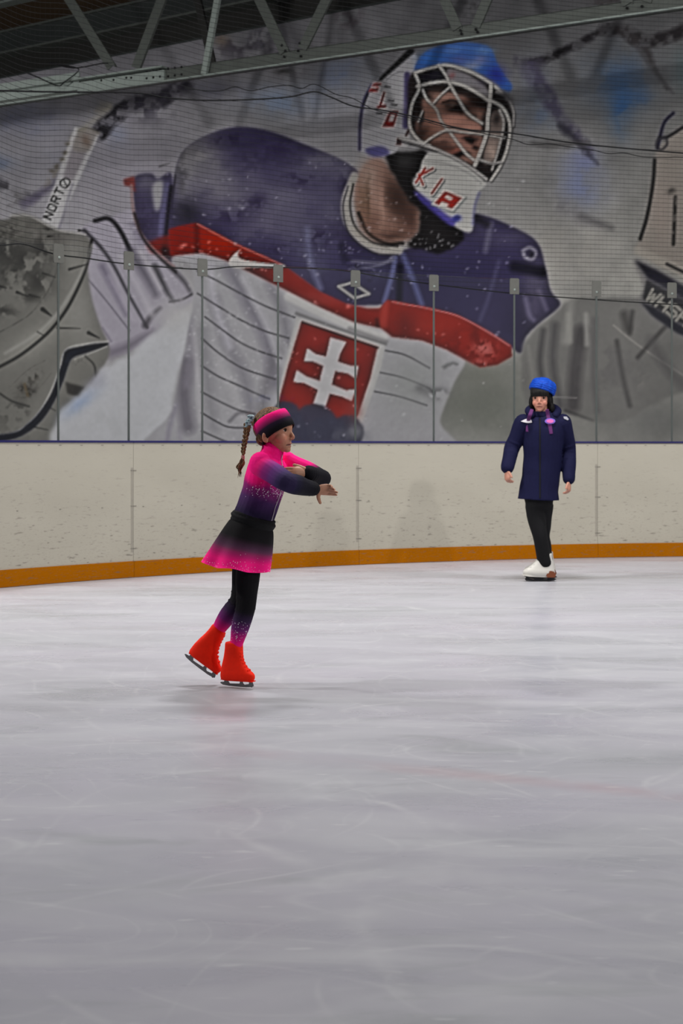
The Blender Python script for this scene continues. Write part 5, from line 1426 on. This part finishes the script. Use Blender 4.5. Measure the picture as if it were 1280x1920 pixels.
    for zz, rr, oo in ((0, .009, .003), (.016, .010, .005), (.031, .008, .002), (-.015, .008, .002)):
        pts = []
        for j in range(41):
            th = 2 * math.pi * j / 40
            c0 = top_c + V3(.18 * zz * 1.6, 0, zz)
            p = c0 + F * (math.cos(th) * (.087 + oo)) + L * (math.sin(th) * (.110 + oo))
            pts.append(p + V3(0, 0, -.30 * (p - c0).x + .002 * math.sin(3 * th + zz * 200)))
        wbp.append(loft(pts, rr, None, V3(0, 0, 1), 10, 1, caps=False, smooth=False))
    wbp.append(loft([top_c + V3(-.012, 0, -.03), top_c, top_c + V3(.012, 0, .04)], .108, .085, L, 24, 4, caps=False))
    wb_ = union('waistband', wbp, .004, 2, M['black_cloth'], sk)

    # skates
    prof = [(.030, -.082, .083, .027), (.038, -.088, .094, .032), (.052, -.090, .099, .035), (.068, -.089, .095, .036), (.084, -.087, .074, .035), (.105, -.082, .050, .034), (.13, -.076, .036, .034), (.16, -.068, .028, .035), (.19, -.062, .025, .041), (.212, -.060, .024, .044), (.222, -.057, .021, .042)]
    for side, (o_, fw, up_, shear, lab) in enumerate(((g(444, 1287.2, -.03), V3(math.cos(.47), -math.sin(.47), 0), V3(0, 0, 1), .02, 'red boot cover of the standing foot'),
                                   (None, V3(.795, 0, -.607), V3(.607, 0, .795), -.10, 'red boot cover of the trailing foot'))):
        fw.normalize()
        if o_ is None: o_ = g(399, 1272.5, .06) - fw * (.092 * .95)
        lf = up_.cross(fw).normalized(); up_ = fw.cross(lf).normalized()
        m = mat_from(o_, fw, lf, up_, .95)
        p2 = [(h, xb + shear * max(0, h - .05), xf + shear * max(0, h - .05), w_) for h, xb, xf, w_ in prof]
        sr = empty('ice_skate', o_); sr.parent = root; sr.matrix_parent_inverse = root.matrix_world.inverted(); bpy.context.view_layer.update()
        bo = build('boot_cover', boot_vf(m, p2, 28), M['boot_red'], sr, True)
        bo['label'] = lab
        laplace(bo.data, 1); fold_noise(bo, .0011, 70, 3 + side)
        lacing = []
        for h in np.arange(.085, .205, .017):     # laces pressing through the cover
            xf = float(np.interp(h, [q[0] for q in p2], [q[2] for q in p2]))
            lacing.append(ell(m @ Vector((xf - .004, 0, h)), (.0062, .016, .0085), (fw, lf, up_), 12, 6))
        build('lace_ridge', join(*lacing), M['boot_red'], sr, True)
        ru, pl = blade_vf(m, -.082, .092, .0315)
        build('blade', ru, M['steel'], sr); [build('mount_plate', q, M['boot_red'], sr) for q in pl]

    # hair, headband, braid
    Fh, Lh, Uh = hax
    hl = lambda x, y, z: ho + Fh * x + Lh * y + Uh * z
    bn = (Uh * .86 - Fh * .51).normalized(); bf = (Fh * .86 + Uh * .51).normalized()       # headband axis and its forward direction
    hair_parts = [ell(hl(-.010, 0, .026), (.0935, .0765, .0855), hax, 28, 18), ell(hl(-.06, 0, .012), (.045, .055, .06), hax)]
    hair_parts.append(ell(hl(-.095, -.004, .035), (.024, .020, .020), hax))
    hr = union('hair', hair_parts, .003, 2, M['brown_hair'], root)
    me = hr.data                                  # the hair ends at the headband in front
    bm = bmesh.new(); bm.from_mesh(me)
    bmesh.ops.bisect_plane(bm, geom=bm.verts[:] + bm.edges[:] + bm.faces[:], plane_co=ho + bn * (-.005), plane_no=bn, clear_inner=True)
    bm.to_mesh(me); bm.free()
    nape = build('nape_hair', join(ell(hl(-.062, 0, -.042), (.026, .050, .034), hax), ell(hl(-.040, -.052, -.030), (.022, .016, .030), hax), ell(hl(-.040, .052, -.030), (.022, .016, .030), hax)), M['brown_hair'], hr, True)
    V_, F_ = [], []
    nb_ = 64
    prof_b = [(-.030, .0915), (-.027, .0945), (-.010, .0965), (.010, .0978), (.030, .0975), (.048, .0955), (.060, .0925), (.062, .089), (.056, .087), (.03, .092), (-.026, .0885)]
    for t, r_ in prof_b:
        for j in range(nb_):
            th = 2 * math.pi * j / nb_
            tt_ = t + .010 * (1 - math.cos(th)) * (-.5 if t < 0 else .1) + .0015 * math.sin(3 * th)
            V_.append(ho + bf * .008 + bn * tt_ + bf * (math.cos(th) * r_ * .985) + Lh * (math.sin(th) * r_ * .855))
    for i in range(len(prof_b)):
        for j in range(nb_):
            i2 = (i + 1) % len(prof_b)
            F_.append((i * nb_ + j, i2 * nb_ + j, i2 * nb_ + (j + 1) % nb_, i * nb_ + (j + 1) % nb_))
    hb = build('headband', (V_, F_), M['jacket'], root, True)
    bm = bmesh.new(); bm.from_mesh(hb.data); bmesh.ops.recalc_face_normals(bm, faces=bm.faces); bm.to_mesh(hb.data); bm.free()
    tt = np.repeat([p[0] for p in prof_b], nb_)
    set_col(hb.data, ramp(tt, [(-.03, (16, 15, 18)), (.004, (20, 18, 26)), (.020, (60, 36, 70)), (.032, (176, 30, 106)), (.042, (252, 22, 128)), (.06, (255, 24, 130))]))
    sc_c = g(467, 790, -.02)
    scp = [ell(sc_c + V3(.004 * math.sin(i * 2.1), .004 * math.cos(i * 1.7), (i - 2.5) * .0095) + V3((i - 2.5) * .0045, 0, 0), (.0145 + .003 * (i % 2), .017, .0085), None, 12, 7) for i in range(6)]
    build('scrunchie', join(*scp), M['scrunchie'], hr, True)
    path = cat([(463.5, 799), (462, 812), (459, 828), (456.5, 842), (455.3, 853)], 4)
    br = []
    for i in range(len(path) - 1):
        x, y = path[i]
        r_ = .0168 - .0068 * i / len(path)
        sgn = 1 if i % 2 else -1
        c0 = g(x + sgn * (2.5 - 1.1 * i / len(path)), y, -.02 - .004 * sgn)
        d = (V3(-sgn * .62, 0, -1)).normalized(); s1 = V3(0, 1, 0); s2 = d.cross(s1)
        br.append(ell(c0, (r_ * .58, r_ * .8, r_ * 1.02), (s2, s1, d), 12, 8))
    br.append(loft([g(x, y, -.018) for x, y in path], [.009] * (len(path) - 2) + [.007, .006], None, V3(0, 1, 0), 8, 2))
    build('braid', join(*br), M['brown_hair'], hr, True)
    build('hair_tie', join(*[ell(g(455.2, 855 + q, -.02), (.0098, .0098, .004), None, 12, 6) for q in (0, 2.4, 4.8)]), M['tie_pink'], hr, True)
    tl = []
    for i in range(16):
        ex, ey = rs_.gauss(447.5, 3.2), rs_.uniform(876, 896)
        tl.append(loft([g(455 + rs_.gauss(0, .8), 859, -.02 + rs_.gauss(0, .003)), g(453 + rs_.gauss(0, 2.2), 868, -.02 + rs_.gauss(0, .006)), g(450 + rs_.gauss(0, 2.8), 876, -.02 + rs_.gauss(0, .007)), g(ex, ey, -.02 + rs_.gauss(0, .006))], [.0035, .0050, .0038, .0006], None, V3(0, 1, 0), 7, 3))
    build('braid_tail', join(*tl), M['brown_hair'], hr, True)
skater()

# ------------------------------------------------------------------ the person in the navy coat
PY0 = 12.07
def q_(px, py, dy=0.0): return P(px, py, PY0 + dy)
def coach():
    root = empty('person', q_(1018, 1091, 0))
    tag(root, 'person standing on white skates in a navy hooded coat and blue knit hat', 'person')
    X, Yv, Z = V3(1, 0, 0), V3(0, 1, 0), V3(0, 0, 1)
    torso = [q_(1008, 955), q_(1010, 925), q_(1014, 890), q_(1017, 850), q_(1018, 815), q_(1018, 790), q_(1016, 776)]
    tw = [.145, .160, .150, .150, .165, .165, .075]; td = [.115, .125, .115, .115, .12, .095, .065]
    rs, re, rw = q_(981, 793, 0), q_(960, 838, .03), q_(951, 877, -.06)
    ls, le, lw = q_(1054, 793, 0), q_(1066, 846, .05), q_(1066, 897, -.05)
    rh, rk, ra = q_(1001, 948, -.02), q_(1012, 1005, -.03), q_(1021, 1054, .0)
    lh, lk, la = q_(1020, 948, .02), q_(1017, 1003, .09), q_(1023, 1050, .20)
    ho = q_(1013, 747, -.02)
    hax = head_frame(math.radians(104), math.radians(2))
    hp, at = head_parts(ho, hax, 1.06)
    ins = lambda q, e: [v - e for v in q]
    arm_r = dict(path=[rs, rs.lerp(re, .5), re, re.lerp(rw, .5), rw], r=[.058, .052, .044, .040, .030])
    arm_l = dict(path=[ls, ls.lerp(le, .5), le, le.lerp(lw, .5), lw], r=[.058, .052, .044, .040, .030])
    leg_r = dict(path=[rh, rh.lerp(rk, .5) + V3(0, .008, 0), rk, rk.lerp(ra, .4), ra], r=[.074, .068, .058, .056, .056])
    leg_l = dict(path=[lh, lh.lerp(lk, .5), lk, lk.lerp(la, .4), la], r=[.072, .064, .055, .054, .054])
    hands = hand(rw + (rw - re).normalized() * .03, V3(.05, -.25, -1), V3(.5, -.8, 0), 1, .145, .45, .1, (.8, .5)) + hand(lw + (lw - le).normalized() * .03, V3(.0, -.2, -1), V3(-.4, -.8, 0), -1, .145, .45, .1, (.8, .5))
    body = union('body', hp + [loft([q_(1016, 782), q_(1015, 768), q_(1014, 755)], [.056, .052, .05], None, X, 16, 4), loft([q_(1010, 918)] + torso[2:], [.10] + ins(tw[2:], .022), [.07] + ins(td[2:], .022), X, 20, 4)] +
                 [loft(a['path'], ins(a['r'], .010), None, X, 14, 4) for a in (arm_r, arm_l)] + [loft(a['path'], ins(a['r'], .006), None, X, 16, 4) for a in (leg_r, leg_l)] + hands, .0042, 3, M['skin'], root)
    face_finish(body, at, hax, 1.06, (176, 124, 104), (152, 82, 74), (204, 128, 112))
    eyes(at, hax, 1.06, root)
    # coat
    cp = [loft([q_(1010, 932)] + torso[2:], [.160] + [v + .012 for v in tw[2:]], [.128] + [v + .012 for v in td[2:]], X, 26, 5, caps=False), ell(rs + V3(.02, 0, .0), (.078, .078, .07)), ell(ls + V3(-.02, 0, 0), (.078, .078, .07))]
    cp.append(loft([q_(1012, 890), q_(1010, 915), q_(1009, 937)], [.150, .164, .178], [.125, .132, .140], X, 26, 4, caps=False))
    for a in (arm_r, arm_l):
        cp.append(loft(a['path'], [v + .022 for v in a['r']], None, X, 18, 5))
        for i in range(7):                       # quilted rolls down the sleeve
            t = .12 + .84 * i / 6
            pts = a['path']; k = min(3, int(t * 4)); c0 = pts[k].lerp(pts[k + 1], t * 4 - k); d = (pts[k + 1] - pts[k]).normalized()
            rr = float(np.interp(t * 4, range(5), a['r'])) + .0245
            b1 = (Yv - d * d.dot(Yv)).normalized()
            cp.append(ell(c0, (rr, rr, .026), (b1, d.cross(b1), d), 16, 7))
    ct = union('coat', cp, .006, 3, M['navy'], root)
    fold_noise(ct, .003, 22, 5)
    # hood lying around the neck, standing collar
    hd = [loft([q_(996, 778, -.06), q_(992, 770, .03), q_(1002, 766, .11), q_(1018, 765, .14), q_(1034, 766, .11), q_(1044, 771, .03), q_(1040, 779, -.06)], [.026, .036, .046, .05, .046, .036, .026], [.030, .040, .046, .048, .046, .040, .03], Z, 14, 4),
          loft([q_(1016, 781, -.01), q_(1016, 771, -.012)], [.086, .076], [.080, .074], X, 20, 4, caps=False)]
    build('hood', join(*hd), M['navy'], ct, True)
    co = get_co(ct.data); bv = BVHTree.FromPolygons([tuple(p) for p in co], [tuple(p.vertices) for p in ct.data.polygons])
    def surf(px, py, lift=.004):
        o_ = V3(0, 0, EYE); d = (q_(px, py) - o_).normalized(); h_ = bv.ray_cast(o_, d, 30)
        return (h_[0] - d * lift) if h_[0] else q_(px, py, -.15)
    for pl in ([(997, 768), (993, 779), (990, 790), (988.5, 809)], [(1025, 768), (1027, 779), (1030, 795), (1033, 813)]):
        pts = [surf(x, y) for x, y in pl]
        pts[0] = q_(pl[0][0], pl[0][1], -.105)
        build('drawstring', loft(pts, [.015, .016, .016, .015], [.0035] * 4, X, 10, 4), M['purple_cord'], ct, True)
    def patch(name, outline, mat, lift=.008):
        V_ = [surf(x, y, lift) for x, y in outline] + [surf(x, y, lift - .006) for x, y in outline]
        n = len(outline)
        return build(name, (V_, [tuple(range(n))] + [(i, n + i, n + (i + 1) % n, (i + 1) % n) for i in range(n)]), mat, ct)
    patch('chest_logo', [(976, 790), (984, 786), (990, 785.5), (996, 788), (997, 792), (990, 793), (983, 792)], M['white_print'], .012)
    lg = patch('round_logo', [(1031 + 10 * math.cos(t), 789.5 + 5.5 * math.sin(t)) for t in np.arange(0, 6.28, .45)], M['violet_print'], .022)
    lg2 = patch('logo_centre', [(1031 + 7 * math.cos(t), 789.5 + 3.6 * math.sin(t)) for t in np.arange(0, 6.28, .5)], M['pink_print'], .026)
    patch('sleeve_patch', [(1056, 781), (1062, 781), (1066, 786), (1064, 788), (1057, 785)], M['grey_patch'], .010)
    zl = [surf(1012, y, .002) for y in (784, 800, 820, 845, 870, 895, 920, 934)]
    build('zip', loft(zl, .006, .003, X, 8, 3), M['black'], ct, True)
    # trousers
    tp_ = [loft(a['path'], [v + .006 for v in a['r']], None, X, 18, 5) for a in (leg_r, leg_l)] + [loft([q_(1010, 920), q_(1010, 938)], [.140, .125], [.118, .11], X, 20, 4)]
    tr_ = union('trousers', tp_, .006, 3, M['black_cloth'], root); fold_noise(tr_, .002, 30, 6)
    # skates
    prof = [(.046, -.118, .120, .038), (.056, -.124, .138, .044), (.075, -.126, .146, .049), (.095, -.124, .138, .049), (.115, -.120, .104, .047), (.14, -.114, .070, .046), (.17, -.108, .036, .047), (.20, -.102, .014, .049), (.225, -.100, .004, .051), (.236, -.098, 0, .048)]
    for o_, yw in ((q_(1012, 1090, 0), .04), (q_(1014, 1085.5, .22), .05)):
        fw = V3(-math.cos(yw), -math.sin(yw), 0); up_ = Z.copy(); lf = up_.cross(fw).normalized()
        m = mat_from(V3(o_.x, o_.y, .001), fw, lf, up_, 1.0)
        sr = empty('ice_skate', (o_.x, o_.y, 0)); sr.parent = root; sr.matrix_parent_inverse = root.matrix_world.inverted(); bpy.context.view_layer.update()
        build('boot', boot_vf(m, prof, 28), M['boot_white'], sr, True)
        build('sole', join(prism([(-.122, .050), (-.122, .040), (-.06, .036), (.03, .040), (.10, .043), (.146, .052), (.14, .060), (.0, .052), (-.1, .054)], m @ Vector((0, 0, 0)), fw, up_, lf, .076)), M['boot_white'], sr)
        build('heel', prism([(-.126, .052), (-.118, .036), (-.055, .036), (-.045, .05), (-.055, .085), (-.085, .092), (-.112, .085)], m @ Vector((0, 0, 0)), fw, up_, lf, .095), M['heel_brown'], sr)
        ru, pl = blade_vf(m, -.118, .122, .042, 1.4, .006)
        build('blade', ru, M['blade_dark'], sr); [build('mount_plate', q, M['blade_dark'], sr) for q in pl]
        build('lace', join(*[loft([m @ Vector((float(np.interp(h, [p[0] for p in prof], [p[2] for p in prof])) - .012, y_ * .03, h + .004 * y_)) for y_ in (-1, 0, 1)], .003, None, Z, 6, 3) for h in np.arange(.10, .22, .022)]), M['white_print'], sr, True)
    # hair and hat
    Fh, Lh, Uh = hax
    hl = lambda x, y, z: ho + Fh * (x * 1.06) + Lh * (y * 1.06) + Uh * (z * 1.06)
    hrp = [ell(hl(-.012, 0, .024), (.102, .086, .092), hax, 26, 16), ell(hl(-.03, .074, -.03), (.045, .026, .075), hax), ell(hl(-.03, -.074, -.03), (.045, .024, .065), hax), ell(hl(-.06, 0, -.06), (.05, .08, .07), hax), ell(hl(-.02, .085, -.075), (.04, .028, .045), hax)]
    for i in range(9):                           # fringe
        y_ = -.062 + .0155 * i
        xx = .094 * math.sqrt(max(.05, 1 - (y_ / .095) ** 2)) - .008
        hrp.append(loft([hl(xx - .012, y_, .07), hl(xx + .004, y_, .045), hl(xx + .004, y_ * 1.05, .012)], [.016, .014, .008], [.012, .012, .006], Lh, 10, 3))
    hr = union('hair', hrp, .0045, 2, M['black_hair'], root)
    HX = (Fh * .93 + Uh * .25).normalized()
    hn = (Uh + Lh * .28 - Fh * .18).normalized()   # the hat sits tipped to the back and to the wearer's left
    hf = (Fh - hn * hn.dot(Fh)).normalized(); hs_ = hn.cross(hf)
    hc = hl(-.016, .010, .062)
    htp = [ell(hc + hn * .010, (.114, .108, .106), (hf, hs_, hn), 28, 16), ell(hc + hn * .05 - hf * .035 + hs_ * .03, (.085, .082, .062), (hf, hs_, hn)), ell(hc + hn * .052 + hf * .02 - hs_ * .035, (.07, .07, .045), (hf, hs_, hn))]
    hat = union('knit_hat', htp, .005, 2, M['blue_wool'], root)
    bm = bmesh.new(); bm.from_mesh(hat.data)
    bmesh.ops.bisect_plane(bm, geom=bm.verts[:] + bm.edges[:] + bm.faces[:], plane_co=hc + hn * .004, plane_no=hn, clear_inner=True)
    bm.to_mesh(hat.data); bm.free()
    fold_noise(hat, .002, 60, 9)
    cuff = []
    for zz, rr in ((0, .012), (.016, .013), (.032, .012)):
        cuff.append(loft([hc + hn * (zz - .002) + hf * (math.cos(t) * .109) + hs_ * (math.sin(t) * .102) for t in np.linspace(0, 2 * math.pi, 41)], rr, None, hn, 10, 1, caps=False, smooth=False))
    build('hat_cuff', join(*cuff), M['blue_wool'], hat, True)
coach()
